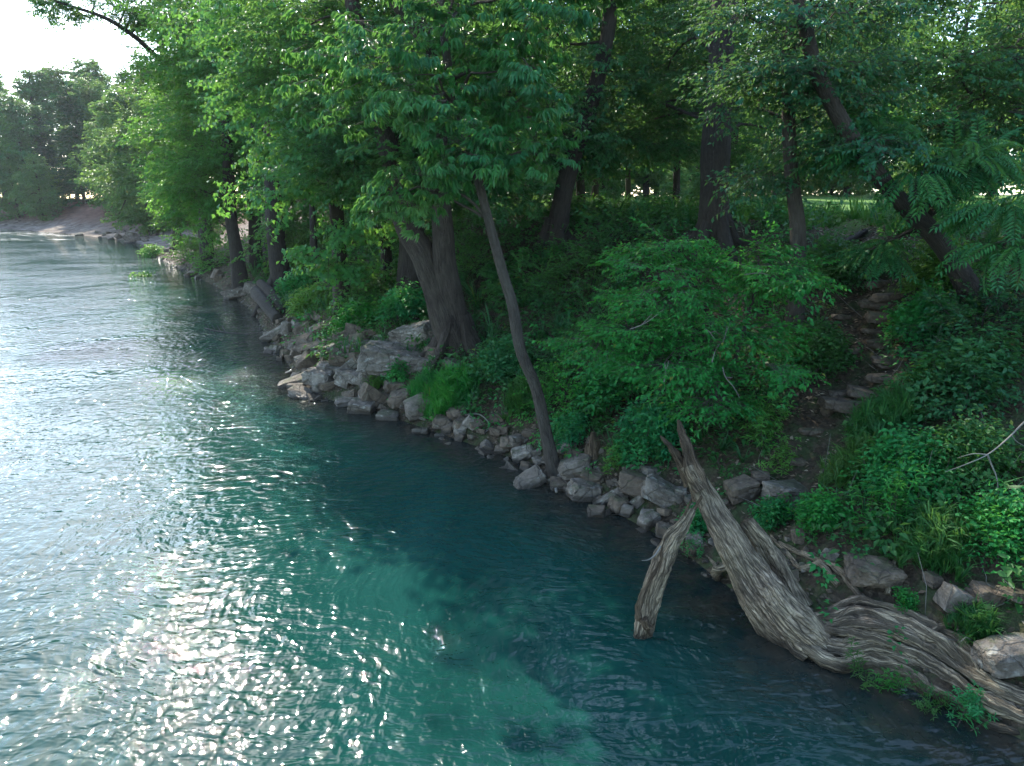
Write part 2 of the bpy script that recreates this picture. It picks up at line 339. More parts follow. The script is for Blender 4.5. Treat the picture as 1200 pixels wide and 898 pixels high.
# ------------------------------------------------------------------ leaves
def leaf(base, d, up, l, w, bend=.18, fold=.25):
    """a pointed leaf of four triangles folded on its midrib"""
    d = d/np.linalg.norm(d); s = np.cross(up, d); s /= np.linalg.norm(s)+1e-9; n = np.cross(d, s)
    return np.array([base, base+d*l*.45+s*w*.5+n*w*fold, base+d*l-n*l*bend, base+d*l*.45-s*w*.5+n*w*fold])
LF = np.array([[0, 1, 2], [0, 2, 3]])
def lobed(base, d, up, l, w):
    d = d/np.linalg.norm(d); s = np.cross(up, d); s /= np.linalg.norm(s)+1e-9; n = np.cross(d, s)
    P = [(0,0),(.18,.34),(.42,.50),(.52,.24),(1,0),(.52,-.24),(.42,-.50),(.18,-.34)]
    return np.array([base+d*l*a+s*w*b+n*(abs(b)*w*.2-a*a*l*.2) for a, b in P])
LOBF = np.array([[0, 1, 2], [0, 2, 3], [0, 3, 4], [0, 4, 5], [0, 5, 6], [0, 6, 7]])
def twig_tri(a, b, r):
    a = np.asarray(a, float); b = np.asarray(b, float); s = np.array([0, r, 0]); u = np.array([0, 0, r])
    return np.array([a+s, a-s, a+u, b]), np.array([[0, 1, 3], [1, 2, 3], [2, 0, 3]])
def template(kind, seed):
    r = np.random.RandomState(seed); LV, LFs, TV, TF = [], [], [], []
    nl = nt_ = 0
    def add(q, f):
        nonlocal nl
        LV.append(q); LFs.append(f+nl); nl += len(q)
    def stick(a, b, rad):
        nonlocal nt_
        q, f = twig_tri(a, b, rad); TV.append(q); TF.append(f+nt_); nt_ += 4
    jit = lambda s: r.normal(0, s, 3)
    up = np.array([0, 0, 1.])
    if kind in ('broad', 'elm', 'far'):
        L, n, ll = {'broad': (.85, 26, .15), 'elm': (.8, 34, .095), 'far': (1.5, 16, .42)}[kind]
        stick((0,0,0), (L,0,-.08*L), .008)
        subs = [(np.array([0,0,0.]), np.array([1,0,-.08]), L)]
        for k in range(4):
            x = L*(.15+.18*k); sgn = (-1)**k; q = np.array([x, 0, -.08*x]); dd = np.array([.75, sgn*.8, -.1+r.normal(0, .12)])
            subs.append((q, dd, L*.5)); stick(q, q+dd*L*.5, .005)
        for k in range(n):
            q, dd, l = subs[r.randint(len(subs))]; t = r.uniform(.15, 1.); sgn = r.choice([-1, 1])
            side = np.array([-dd[1], dd[0], 0])*sgn
            add(leaf(q+dd*l*t, dd*.7+side*r.uniform(.3, 1)+np.array([0,0,-.25])+jit(.18), up+jit(.35), ll*r.uniform(.7, 1.2), ll*.52*r.uniform(.8, 1.2)), LF)
    elif kind == 'maple':
        stick((0,0,0), (.8,0,-.12), .009)
        for k in range(20):
            t = r.uniform(.15, 1); sgn = (-1)**k; q = np.array([.8*t, 0, -.12*t]); dd = np.array([.6, sgn*r.uniform(.3, 1), -.15])+jit(.2)
            e = q+dd*r.uniform(.1, .25); stick(q, e, .004)
            add(lobed(e, dd*.6+np.array([0,0,-.55])+jit(.2), up+np.array([.3,0,0])+jit(.3), .15*r.uniform(.7, 1.2), .155*r.uniform(.8, 1.15)), LOBF)
    elif kind == 'hickory':
        stick((0,0,0), (.5,0,.02), .009)
        for k in range(6):
            t = r.uniform(.35, 1); a = r.uniform(-1.7, 1.7) if k else 0; q = np.array([.5*t, 0, .02*t]); dd = np.array([math.cos(a), math.sin(a), r.uniform(-.15, .2)])
            e = q+dd*r.uniform(.12, .2); stick(q, e, .004)
            for j in range(6):
                b = (j-2.5)*.42; c, s = math.cos(b), math.sin(b); h = np.array([dd[0]*c-dd[1]*s, dd[0]*s+dd[1]*c, -.55-.25*abs(j-2.5)*.3])
                add(leaf(e, h+jit(.12), up+jit(.2), r.uniform(.12, .19), r.uniform(.040, .055), .25), LF)
    elif kind == 'frond':
        L = .75; pts = [np.array([L*t, 0, .12*t-.30*t*t]) for t in np.linspace(0, 1, 5)]
        for a, b in zip(pts[:-1], pts[1:]): stick(a, b, .005)
        for k in range(10):
            t = .22+.75*k/9
            for sgn in (-1, 1):
                add(leaf(np.array([L*t, 0, .12*t-.30*t*t]), np.array([.45, sgn*.85, -.32])+jit(.07), up+jit(.1), .17*(1-.45*abs(t-.5))*r.uniform(.9, 1.1), .042, .22), LF)
        add(leaf(pts[-1], np.array([1, 0, -.6]), up, .13, .04), LF)
    elif kind == 'plant':
        for k in range(16):
            a = r.uniform(0, 6.28); h = r.uniform(.04, .30); q = np.array([math.cos(a), math.sin(a), 0])*r.uniform(.0, .12)+np.array([0, 0, h])
            add(leaf(q, np.array([math.cos(a), math.sin(a), r.uniform(-.3, .35)]), up+jit(.3), r.uniform(.05, .10), r.uniform(.032, .055)), LF)
        stick((0,0,-.02), (0.02,.01,.26), .006)
    elif kind == 'tuft':
        for k in range(16):
            a = r.uniform(0, 6.28); h = r.uniform(.16, .42); o = np.array([math.cos(a), math.sin(a), 0]); s = np.array([-o[1], o[0], 0])*.010
            p0 = o*r.uniform(0, .05); p1 = p0+o*h*.28+np.array([0, 0, h*.75]); p2 = p0+o*h*.75+np.array([0, 0, h*.85])
            add(np.array([p0-s, p0+s, p1+s*.8, p1-s*.8, p2]), np.array([[0, 1, 2], [0, 2, 3], [3, 2, 4]]))
    elif kind == 'stalk':   # tall leafy stem
        stick((0,0,-.05), (.08,.03,.8), .010)
        for k in range(20):
            t = r.uniform(.15, 1); a = k*2.4; q = np.array([.08*t, .03*t, .8*t])
            add(leaf(q, np.array([math.cos(a), math.sin(a), r.uniform(-.3, .5)]), up+jit(.2), r.uniform(.13, .22)*(1.2-.5*t), .035), LF)
    elif kind == 'cedar':
        stick((0,0,0), (1.3,0,.05), .02)
        for k in range(26):
            t = r.uniform(.1, 1); sgn = (-1)**k; add(leaf(np.array([1.3*t, 0, .05*t]), np.array([.8, sgn*r.uniform(.2, .9), r.uniform(-.2, .3)]), up+jit(.4), .45*r.uniform(.6, 1.1), .13, .0), LF)
    lv = np.vstack(LV); lf = np.vstack(LFs)
    tv = np.vstack(TV) if TV else np.zeros((0, 3)); tf = np.vstack(TF) if TF else np.zeros((0, 3), int)
    return lv, lf, tv, tf
KINDS = ['broad', 'elm', 'far', 'maple', 'hickory', 'frond', 'plant', 'tuft', 'stalk', 'cedar']
TPL = {k: [template(k, 100*i+j) for j in range(4)] for i, k in enumerate(KINDS)}
def scatter_mesh(name, kind, pos, X, Zup, scale, material, rs, twig=None):
    """pos (n,3), X forward, Zup: many sprays welded into one mesh"""
    n = len(pos); X = X/(np.linalg.norm(X, axis=1, keepdims=True)+1e-9); Yv = np.cross(Zup, X); Yv /= np.linalg.norm(Yv, axis=1, keepdims=True)+1e-9
    Zv = np.cross(X, Yv); M = np.stack([X, Yv, Zv], 2)*scale[:, None, None]
    which = rs.randint(0, 4, n); LVs, LFs, TVs, TFs = [], [], [], []; ol = ot = 0
    for w in range(4):
        s = np.nonzero(which == w)[0]
        if not len(s): continue
        lv, lf, tv, tf = TPL[kind][w]
        q = np.einsum('nij,vj->nvi', M[s], lv)+pos[s][:, None]
        LVs.append(q.reshape(-1, 3)); LFs.append((lf[None]+(np.arange(len(s))*len(lv))[:, None, None]).reshape(-1, 3)+ol); ol += len(s)*len(lv)
        if len(tv) and twig:
            q = np.einsum('nij,vj->nvi', M[s], tv)+pos[s][:, None]
            TVs.append(q.reshape(-1, 3)); TFs.append((tf[None]+(np.arange(len(s))*len(tv))[:, None, None]).reshape(-1, 3)+ot); ot += len(s)*len(tv)
    V = np.vstack(LVs+TVs); faces = [(np.vstack(LFs), 0)]
    if TFs: faces.append((np.vstack(TFs)+ol, 1))
    return mk_mesh(name, V, faces, [material]+([twig] if twig else []))
_pm = {}
def piece_mesh(kind, w, leafm, bark):
    if (kind, w) not in _pm:
        lv, lf, tv, tf = TPL[kind][w]; _pm[kind, w] = mk_mesh("leaf_spray", np.vstack([lv, tv]), [(lf, 0), (tf+len(lv), 1)], [leafm, bark])
    return _pm[kind, w]
def blob_sprays(rs, blobs, flat=.45, droop=-.15, spread=1.):
    """blobs: (centre, radii, clusters, sprays per cluster, scale) -> positions, forward vectors, sizes, cluster centres"""
    P, X, S, Cc = [], [], [], []
    for c, rad, nc, ns, sc in blobs:
        c = np.asarray(c, float); rad = np.asarray(rad, float)
        u = rs.normal(size=(nc, 3)); u /= np.linalg.norm(u, axis=1, keepdims=True); cc = c+u*(rs.rand(nc, 1)**.45)*rad
        Cc.append(cc)
        sig = np.array([1, 1, flat])*min(rad)*.27*spread
        p = (cc[:, None]+rs.normal(size=(nc, ns, 3))*sig*rs.uniform(.6, 1.35, (nc, 1, 1))).reshape(-1, 3)
        out = (p-np.repeat(cc, ns, 0))*np.array([1, 1, .4])*1.2+((p-c)/rad)*np.array([1, 1, .3])*min(rad)*.35
        out = out/(np.linalg.norm(out, axis=1, keepdims=True)+1e-6)+rs.normal(0, .35, p.shape)*np.array([1, 1, .5]); out[:, 2] += droop
        P.append(p); X.append(out); S.append(sc*rs.uniform(.75, 1.25, len(p)))
    return np.vstack(P), np.vstack(X), np.concatenate(S), np.vstack(Cc)
def limb(rs, a, b, r0, sag=.12):
    a, b = np.asarray(a, float), np.asarray(b, float); L = np.linalg.norm(b-a); m1 = a+(b-a)*.35+rs.normal(0, .07*L, 3)+np.array([0, 0, sag*L]); m2 = a+(b-a)*.7+rs.normal(0, .07*L, 3)+np.array([0, 0, sag*.8*L])
    return tube([a, m1, m2, b], [r0, r0*.75, r0*.5, r0*.18], 6, 10, rs, .05)
def grow(root, seed, stems, blobs, kind, leafm, bark, loc, nlimb=10, flat=.45, droop=-.15, spread=1., limb_r=.055, sides=14, roots=0, ridges=7, limbs_from=.3, piece=None):
    """trunk stems, limbs and a crown under root; everything in root's space (root at loc)"""
    rs = np.random.RandomState(seed); loc = np.asarray(loc, float); pts = []
    for k, (P, R) in enumerate(stems):
        P = np.asarray(P, float)-loc; Q, r_ = smooth_path(P, R, max(14, 4*len(P)))
        ob("trunk" if k == 0 else "stem", tube_mesh("trunk", [tube(P, R, sides, max(24, 8*len(P)), rs, .035, ridges, .05, .3)], bark), root)
        a = int(len(Q)*limbs_from); pts.append(np.hstack([Q[a:], r_[a:, None]]))
        if k == 0 and roots:
            for q in range(roots):
                an = q*6.283/roots+rs.uniform(-.4, .4); d = np.array([math.cos(an), math.sin(an), 0]); R0 = R[0]
                e = P[0]+d*R0*rs.uniform(2., 3.2); e[2] = gz(*(e[:2]+loc[:2]))-loc[2]-.06; s = P[0]+d*R0*.45+np.array([0, 0, R0*2.2])
                m = P[0]+d*R0*1.15+np.array([0, 0, R0*.55])
                ob("root", tube_mesh("root", [tube([s, m, e], [R0*.28, R0*.36, R0*.10], 8, 12, rs, .08, 3, .08)], bark), root)
    pts = np.vstack(pts)
    blobs = [(np.asarray(c, float)-loc, *r) for c, *r in blobs]
    P, X, S, Cc = blob_sprays(rs, blobs, flat, droop, spread)
    sel = Cc[rs.permutation(len(Cc))[:nlimb]]
    for c in sel:
        dd = np.linalg.norm(pts[:, :3]-c, axis=1)+np.maximum(0, pts[:, 2]-c[2]+.3)*2.5; i = np.argmin(dd)
        ob("branch", tube_mesh("branch", [limb(rs, pts[i, :3], c, min(limb_r, pts[i, 3]*.8))], bark), root)
    up = np.array([0, 0, 1.])+rs.normal(0, .28, P.shape)
    if piece:   # the sprays that show largest are parts of their own
        near = np.argsort(np.linalg.norm(P+loc-np.array([0, 0, CAM_H]), axis=1)+np.where((P[:, 2]+loc[2]) > CAM_H+3.4, 50, 0)); own, rest = near[:280], near[280:]
        for i in own:
            x = Vector(X[i]).normalized(); y = Vector(up[i]).cross(x).normalized(); z = x.cross(y); o = ob(piece, piece_mesh(kind, i % 4, leafm, bark), root)
            o.matrix_local = Matrix(((x.x*S[i], y.x*S[i], z.x*S[i], P[i, 0]), (x.y*S[i], y.y*S[i], z.y*S[i], P[i, 1]), (x.z*S[i], y.z*S[i], z.z*S[i], P[i, 2]), (0, 0, 0, 1)))
        P, X, up, S = P[rest], X[rest], up[rest], S[rest]
    if len(P): 
        o = ob("crown", scatter_mesh("crown", kind, P, X, up, S, leafm, rs, bark), root)
        if piece: o['kind'] = 'stuff'
    return root
def copy_tree(o, parent=None):
    c = link(o.copy()); c.parent = parent
    for ch in o.children: copy_tree(ch, c)
    return c

# ------------------------------------------------------------------ trees
AREA = {'broad': .15, 'elm': .08, 'far': .74, 'maple': .23, 'hickory': .135, 'frond': .045, 'cedar': .6}
def stem(p, r0, r1, drift=0.):
    b = spot(*p[0], -.12); Y = b[1]
    P = [b]+[at(x, y, Y+drift*(k+1)) for k, (x, y) in enumerate(p[1:])]
    return P, list(np.linspace(r0, r1, len(P))*np.array([1.25]+[1]*(len(P)-1)))
def blob(kind, px, py, Y, rx, ry, cover=3.2, sc=1., depth=None, ns=20):
    c = at(px, py, Y); k = Y/FPX; a, b = rx*k, ry*k; d = depth or min(a, b)*1.1
    n = cover*(.75 if kind == 'maple' else 1)*math.pi*a*b/(AREA[kind]*sc*sc*.6)
    return (c, (a, d, b), max(3, int(n/ns)), ns, sc)
def tree(name, label, group, seed, stems, blobs, kind, leafm, bark, cat="tree", **kw):
    loc = np.array(stems[0][0][0])+np.array([0, 0, .12])
    root = empty(name, loc, label, cat, group)
    return grow(root, seed, stems, [blob(kind, *b) if isinstance(b, tuple) else blob(kind, **b) for b in blobs], kind, leafm, bark, loc, **kw)

GB = "trees rooted along the riverbank"
tree("river_tree", "massive grey twin-trunked tree rising behind the big boulder slabs at the waterline", GB, 11,
     [stem([(537, 412), (515, 350), (497, 300), (476, 262), (458, 190), (440, 110), (418, 30), (395, -90)], .42, .15, .1),
      (lambda b: ([b, at(522, 320, b[1]), at(518, 262, b[1]), at(511, 190, b[1]), at(514, 115, b[1]), at(494, 40, b[1]-.5), at(455, -20, b[1]-1), at(430, -150, b[1]-1)], [.42, .35, .28, .26, .24, .21, .18, .12]))(spot(541, 408, -.1))],
     [(400, 50, 21, 100, 100), (520, 110, 22.5, 100, 90), (565, 195, 23, 80, 50), (600, -70, 21, 180, 60, 1.2), (430, 185, 22, 60, 60), (462, 165, 18.6, 46, 56, 1.7), (520, 200, 19, 34, 44, 1.4), (490, 60, 18, 60, 60, 1.4), (480, -60, 20, 120, 60, 1.2)],
     'broad', LEAF['river'], BARKM, nlimb=14, roots=6, sides=20, ridges=9)
tree("river_tree", "slender bare-stemmed tree leaning out over the water from stones at its foot", GB, 12,
     [stem([(651, 553), (638, 500), (628, 455), (610, 410), (601, 360), (589, 320), (573, 260), (556, 195), (535, 120), (520, 40), (508, -130)], .13, .06)],
     [(565, 80, 13.3, 110, 85, 2.0), (474, 228, 13.0, 58, 28, 1.5), (650, 60, 12.8, 90, 60, 1.6), (600, -80, 13.5, 160, 70), (430, 120, 13.8, 70, 80, 1.6), (655, 150, 13, 60, 40, 1.3), (535, 60, 12.3, 55, 70, 1.2), (545, 175, 12.2, 36, 40, 1.0)],
     'hickory', LEAF['hickory'], BARK, nlimb=16, limb_r=.035, roots=4, sides=12, limbs_from=.45, piece='leaf_spray')
tree("river_tree", "bright green tree with broad lobed leaves cascading down to the rock heap", GB, 13,
     [stem([(402, 368), (398, 300), (392, 220), (385, 120), (380, 0), (375, -120)], .3, .12)],
     [(402, 315, 23.5, 34, 62, 3), (425, 250, 24, 40, 55, 3), (380, 205, 24, 62, 75, 3), (350, 110, 25, 70, 70, 3), (425, 110, 24, 55, 70, 2.6), (340, 20, 26, 85, 70, 3), (400, -60, 25, 100, 40, .8)],
     'maple', LEAF['maple'], BARKD, nlimb=14)
tree("river_tree", "dark leaning trunk standing on a pale wedge-shaped rock at the water", GB, 14,
     [stem([(283, 341), (277, 295), (270, 250), (267, 180), (262, 90), (260, -30)], .42, .2)],
     [(255, 205, 42, 55, 66, 2.6, 1.25), (250, 115, 44, 55, 70, 2.6, 1.3), (275, 70, 42, 62, 70, 3, 1.6), (250, -10, 42, 80, 45, 1.2, 1.6), (300, 170, 41, 30, 46, 2.4, 1.3)],
     'broad', LEAF['maple'], BARKD, nlimb=12)
tree("river_tree", "straight dark trunk, stoutest of the cluster with driftwood against its foot", GB, 15,
     [stem([(333, 346), (326, 300), (321, 250), (318, 170), (315, 60), (312, -60)], .5, .25)],
     [(315, 140, 40, 62, 80, 2.4, 1.5), (310, 40, 40, 70, 60, 1.8, 1.6), (345, 215, 38, 34, 26, 2.2, 1.2)],
     'broad', LEAF['river'], BARKD, nlimb=10, roots=5)
tree("river_tree", "dark trunk in shade just behind the tree on the wedge rock", GB, 16,
     [stem([(301, 318), (299, 260), (297, 200), (290, 90), (285, -40)], .42, .2)],
     [(290, 150, 47, 60, 80, 2.6, 1.7), (285, 30, 47, 70, 60, 1.6, 1.7)], 'broad', LEAF['river'], BARKD, nlimb=8)
tree("river_tree", "thin dark trunk squeezed between two stouter riverside trunks", GB, 17,
     [stem([(316, 325), (313, 260), (309, 190), (300, 80), (296, -40)], .3, .16)],
     [(330, 100, 44, 50, 70, 2.4, 1.6)], 'broad', LEAF['river'], BARKD, nlimb=7)
tree("river_tree", "feathery yellow-green tree hanging over the stony bar at the river bend", GB, 18,
     [stem([(208, 292), (203, 230), (196, 150), (190, 60), (186, -40)], .42, .18)],
     [(203, 212, 60, 28, 34, 2.4, 1.4), (190, 182, 62, 26, 36, 1.9, 1.4), (208, 130, 63, 30, 50, 2.2, 1.6), (232, 60, 62, 34, 60, 2., 1.6)],
     'broad', LEAF['grass'], BARKD, nlimb=9)
tree("river_tree", "tree whose long bare-based limb reaches out against the white sky", GB, 19,
     [stem([(243, 318), (240, 250), (232, 160), (222, 95), (212, 20), (205, -60)], .45, .2),
      ([at(226, 108, 50), at(195, 78, 48), at(160, 45, 46), at(125, 22, 44), (at(85, 8, 43)), at(40, -6, 42)], [.2, .17, .14, .11, .08, .04])],
     [(110, 8, 43.5, 22, 9, 2.2, 1.1), (70, 3, 42.5, 24, 9, 2.4, 1.1), (145, 22, 45, 22, 12, 2., 1.1), (190, 12, 46, 34, 20, 1.5, 1.1), (240, 45, 50, 40, 50, 2.4, 1.4), (240, 150, 52, 36, 60, 2.6, 1.5), (130, -40, 45, 80, 28, 1.5, 1.1)],
     'broad', LEAF['river'], BARKD, nlimb=16)
for i, (px, py, hy, lab) in enumerate([(238, 300, 215, "shaded low tree filling the gap behind the leaning waterside trunk"), (372, 330, 250, "dark undergrowth tree behind the lobed-leaf cascade"), (455, 335, 200, "shaded tree crowding the far side of the twin trunk")]):
    b = spot(px, py); Y = b[1]+(1, 3, 6)[i]; k = Y/40
    tree("river_tree", lab, GB, 40+i, [stem([(px, py), (px-4, (py+hy)/2), (px-6, hy), (px-8, hy-120)], .2, .1)],
         [(px-5, (py+hy)/2, Y+1.5, 36, 30, 2.4, 1.3), (px, hy-10, Y+1, 50, 50, 3, 1.5), (px+10, hy-80, Y+1, 50, 50, 3, 1.5)], 'broad', LEAF['river'], BARKD, nlimb=7)
tree("river_tree", "short dark trunk half hidden behind the twin-trunked tree", GB, 20,
     [stem([(484, 345), (483, 300), (482, 255), (478, 160), (470, 40), (465, -80)], .45, .25)],
     [(475, 150, 30, 70, 60, 3, 1.3), (510, 40, 31, 90, 60, 3, 1.3)], 'broad', LEAF['river'], BARKD, nlimb=9)

GU = "trees on the upper bank"
tree("bank_tree", "dark trunk tilting rightward at the top of the bank before the lawn strip", GU, 21,
     [stem([(650, 288), (657, 245), (668, 195), (690, 130), (712, 40), (725, -80)], .36, .18)],
     [(715, 165, 25.2, 60, 24, 1.3), (600, 185, 26, 60, 22, 1.3), (700, 120, 26, 100, 55, 1.5), (615, 155, 27.5, 80, 36, 1.5), (670, 25, 25, 140, 70, 1.0), (560, 40, 29, 110, 90, 1.1), (740, -60, 25, 150, 40, .8), (690, 120, 23.4, 55, 55, 1.9), (672, 172, 23.6, 34, 18, 1.4), (720, 30, 23.2, 60, 55, 1.5)],
     'broad', LEAF['river'], BARKD, nlimb=14, roots=5)
tree("bank_tree", "tall straight dark trunk, thickest on the upper bank above the emerald thicket", GU, 22,
     [stem([(835, 294), (837, 230), (839, 160), (844, 80), (848, 0), (850, -120)], .42, .26)],
     [(785, 150, 24.2, 55, 28, 1.3), (905, 175, 24.5, 40, 26, 1.2), (790, 80, 25, 110, 60, 1.2), (885, 60, 26.5, 90, 80, .9), (760, 175, 27.5, 70, 34, 1.4), (890, 160, 25.5, 45, 30, 1.1), (838, 50, 22.5, 65, 60, 1.7), (842, 125, 22.3, 42, 26, 1.5), (860, -40, 25, 160, 40, .9)],
     'elm', LEAF['elm'], BARKD, nlimb=18, roots=5)
tree("bank_tree", "slim crooked trunk on the slope between the emerald thicket and stone steps", GU, 23,
     [stem([(931, 392), (934, 330), (935, 270), (929, 215), (924, 140), (922, 60), (918, -80)], .17, .10)],
     [(898, 192, 14.6, 60, 24, 1.3), (960, 140, 15, 80, 40, 1.3), (880, 110, 15.5, 50, 40, 1.1), (1000, 20, 16, 120, 50, .8), (945, 45, 12.9, 85, 60, 1.9), (925, 95, 13.4, 40, 34, 1.5), (962, 90, 12.6, 60, 50, 2.0), (1000, 150, 12.6, 46, 34, 1.9), (875, 25, 13.8, 60, 40, 1.0), (900, -50, 15.5, 150, 40, .8)],
     'elm', LEAF['elm'], BARK, nlimb=20, limb_r=.045, sides=12, flat=.22)
tree("bank_tree", "leaning dark trunk slanting over the top of the stone steps with feathery fronds", GU, 24,
     [stem([(1146, 352), (1120, 312), (1090, 270), (1055, 235), (1022, 195), (985, 140), (950, 60), (930, -60)], .19, .10, -.10)],
     [(1085, 178, 12.5, 75, 30, 2.0, .9), (1000, 158, 13.5, 50, 26, 2.0, .9), (1120, 205, 12.8, 60, 30, 1.8, .9), (1040, 292, 13.4, 24, 9, 1.2, .8), (1150, 205, 12.8, 34, 18, 1.3, .85)],
     'frond', LEAF['frond'], BARKD, nlimb=14, limb_r=.05, flat=.3, droop=-.25, piece='frond')
tree("bank_tree", "young tree with big drooping fronds at the frame's right edge by the slope", GU, 25,
     [([np.array([10.6, 10.4, gz(10.6, 10.4)-.1]), np.array([10.3, 10.5, 5.4]), np.array([9.9, 10.5, 7.0]), np.array([9.5, 10.6, 9.0])], [.12, .09, .07, .04])],
     [(1200, 222, 10.8, 38, 36, 1.9, .8), (1190, 285, 10.6, 34, 26, 1.4, .75)],
     'frond', LEAF['frond'], BARKD, nlimb=10, limb_r=.03, flat=.35, droop=-.3, piece='frond')
tree("bank_tree", "dense dark tree closing the upper corner above the feathery fronds", GU, 26,
     [([np.array([13.6, 17.0, gz(13.6, 17)-.1]), np.array([13.5, 17, 7]), np.array([13, 17, 11]), np.array([12.5, 17, 14.5])], [.35, .28, .22, .14])],
     [(1150, 50, 15, 110, 55, 1.1), (1185, 130, 14.5, 70, 50, 1.6), (1110, 120, 14, 90, 45, 1.7), (1060, 80, 14.2, 70, 40, 1.3), (1060, 10, 16, 100, 45, .8), (1130, -60, 15, 160, 40, .8)],
     'elm', LEAF['elm'], BARKD, nlimb=16, flat=.25)
thin = [(590, 246, 'thin straight sapling before the pale haze, beside the twin trunk', .10), (683, 240, 'first of two close thin dark trunks at the lawn edge', .2),
        (695, 240, 'second of two close thin dark trunks at the lawn edge', .17), (737, 244, 'thin pole-like tree between the paired trunks and the tall straight trunk', .13),
        (793, 246, 'slender tree just beside the tall straight trunk at the lawn edge', .14), (853, 246, 'thin trunk peeping from behind the tall straight trunk', .16),
        (905, 250, 'slim trunk at the lawn edge above the crooked slope tree', .14), (1105, 250, 'lawn edge sapling showing beyond the slanting dark trunk', .15)]
for i, (px, py, lab, r) in enumerate(thin):
    b = np.array([*at(px, 240, 30+2.5*(i % 4))[:2], 0]); b[2] = gz(b[0], b[1])-.1; k = FPX/b[1]; rs_ = random.Random(i)
    P = [b, b+np.array([.1*rs_.uniform(-3, 3), 0, 3.5]), b+np.array([.15*rs_.uniform(-3, 3), .2, 7.]), b+np.array([.2*rs_.uniform(-3, 3), 0, 12])]
    tree("edge_tree", lab, "thin trees along the lawn edge", 60+i, [(P, [r*1.15, r, r*.8, r*.4])],
         [(px+rs_.uniform(-20, 20), 150+rs_.uniform(-25, 10), b[1], 60, 36, .9 if px < 840 else .3, 1.3), (px+rs_.uniform(-30, 30), 75, b[1]+1, 70, 50, .8 if px < 840 else .3, 1.4), (px, -10, b[1], 60, 40, .6 if px < 840 else .2, 1.4)], 'broad', LEAF['river'], BARKD, nlimb=9, sides=8, limb_r=.04)

# trees far off: a few kinds, copied
def wild(name, seed, h, rad, base, kind, leafm, n, sc, bark=BARKD, cone=False):
    rs = np.random.RandomState(seed); root = empty(name, (0, 0, 0), None, "tree")
    P = [np.array([0, 0, -.4]), np.array([rs.uniform(-.4, .4), rs.uniform(-.4, .4), h*.4]), np.array([rs.uniform(-1, 1), rs.uniform(-1, 1), h*.75]), np.array([rs.uniform(-1, 1), 0, h*.96])]
    bl = []
    for k in range(n):
        t = (k+.5)/n; z = h*(base+(1-base)*t*.93); rr = rad*((1-t)*1.0+.08 if cone else (math.sin(math.pi*min(1, .25+t*.72))**.8)); a = k*2.4; o = rr*(.15 if cone else .5)
        bl.append((np.array([math.cos(a)*o, math.sin(a)*o, z]), (rr*.62, rr*.62, h*.09), 7, 13, sc*rs.uniform(.85, 1.15)))
    return grow(root, seed, [(P, [h*.018, h*.014, h*.009, h*.003])], bl, kind, leafm, bark, (0, 0, 0), nlimb=8, sides=8, ridges=0, limb_r=.16, flat=.5, limbs_from=.35)
W1 = wild("far_tree", 71, 27, 6.5, .12, 'far', LEAF['far'], 15, 1.25)
W2 = wild("far_tree", 72, 23, 6.0, .08, 'far', LEAF['far'], 14, 1.2)
W3 = wild("far_tree", 73, 17, 5.5, .05, 'far', LEAF['far'], 12, 1.1)
W4 = wild("far_tree", 74, 21, 4.6, .04, 'cedar', LEAF['cedar'], 16, 1.25, BARKD, True)
used = set()
def plant_far(proto, x, y, s, rot, label, group):
    if proto.name in used: o = copy_tree(proto)
    else: o = proto; used.add(proto.name)
    o.location = (x, y, gz(x, y)-(1.0*s if proto is W3 and y > 45 and x > -16 else 0)); o.scale = (s, s, s); o.rotation_euler = (0, 0, rot); tag(o, label, "tree", group); return o
def far_at(proto, px, Y, s, rot, label, group):
    p = at(px, 240, Y); return plant_far(proto, p[0], p[1], s, rot, label, group)
GF = "trees on the far bank at the river bend"
FT = [(W1, 8, 150, 1.0, "tall wispy tree at the sky's left corner, limbs fanning outward"), (W2, -25, 146, 1.0, "far bank tree cut by the picture's left edge"), (W2, 35, 138, .95, "low leafy tree below the wispy tall one on the far bank"),
      (W1, 62, 152, 1.0, "far tree with the highest rounded top left of the dark evergreen"), (W4, 100, 132, 1.0, "dark conical evergreen rising from the red clay bank"), (W1, 92, 158, 1.05, "far tree topping the skyline behind the dark evergreen"),
      (W4, 62, 140, .8, "smaller dark evergreen beside the conical one"), (W2, 125, 140, 1.0, "leafy far tree just right of the conical evergreen"), (W1, 130, 160, 1.12, "far skyline tree below the overhanging limb's tip"),
      (W3, 20, 134, .8, "bushy tree low on the far bank above the riffle"), (W3, 140, 118, .9, "rounded tree at the downstream end of the clay bank"), (W2, 158, 112, .85, "tall pale green tree at the bend behind the feathery yellow-green one"),
      (W3, 172, 98, .95, "bushy bright tree where the stony bar meets the woods"), (W1, 175, 130, .8, "tallest far tree seen just under the overhanging limb's base"), (W2, 205, 105, .95, "far tree filling the crook of the overhanging limb"), (W3, 48, 128, .7, "small shrubby tree on top of the red clay bank")]
for i, (w, px, Y, s, lab) in enumerate(FT): far_at(w, px, Y+(16 if px < 150 else 4), s*1.1, i*1.7, lab, GF)
GL = "trees beyond the lawn"
BT = [(W3, -14, 66, 1.0), (W3, -2, 68, 1.0), (W3, 5, 72, 1.05), (W2, 14, 74, .9), (W3, 24, 80, 1.0), (W2, 34, 72, .85), (W3, 27, 34, .8), (W2, 42, 62, .9), (W3, 40, 40, 1.0), (W1, 20, 98, .9), (W1, 38, 100, .9), (W1, -6, 104, .9), (W2, 60, 70, 1.0), (W3, 23, 27, .6), (W2, 27, 20, .7)]
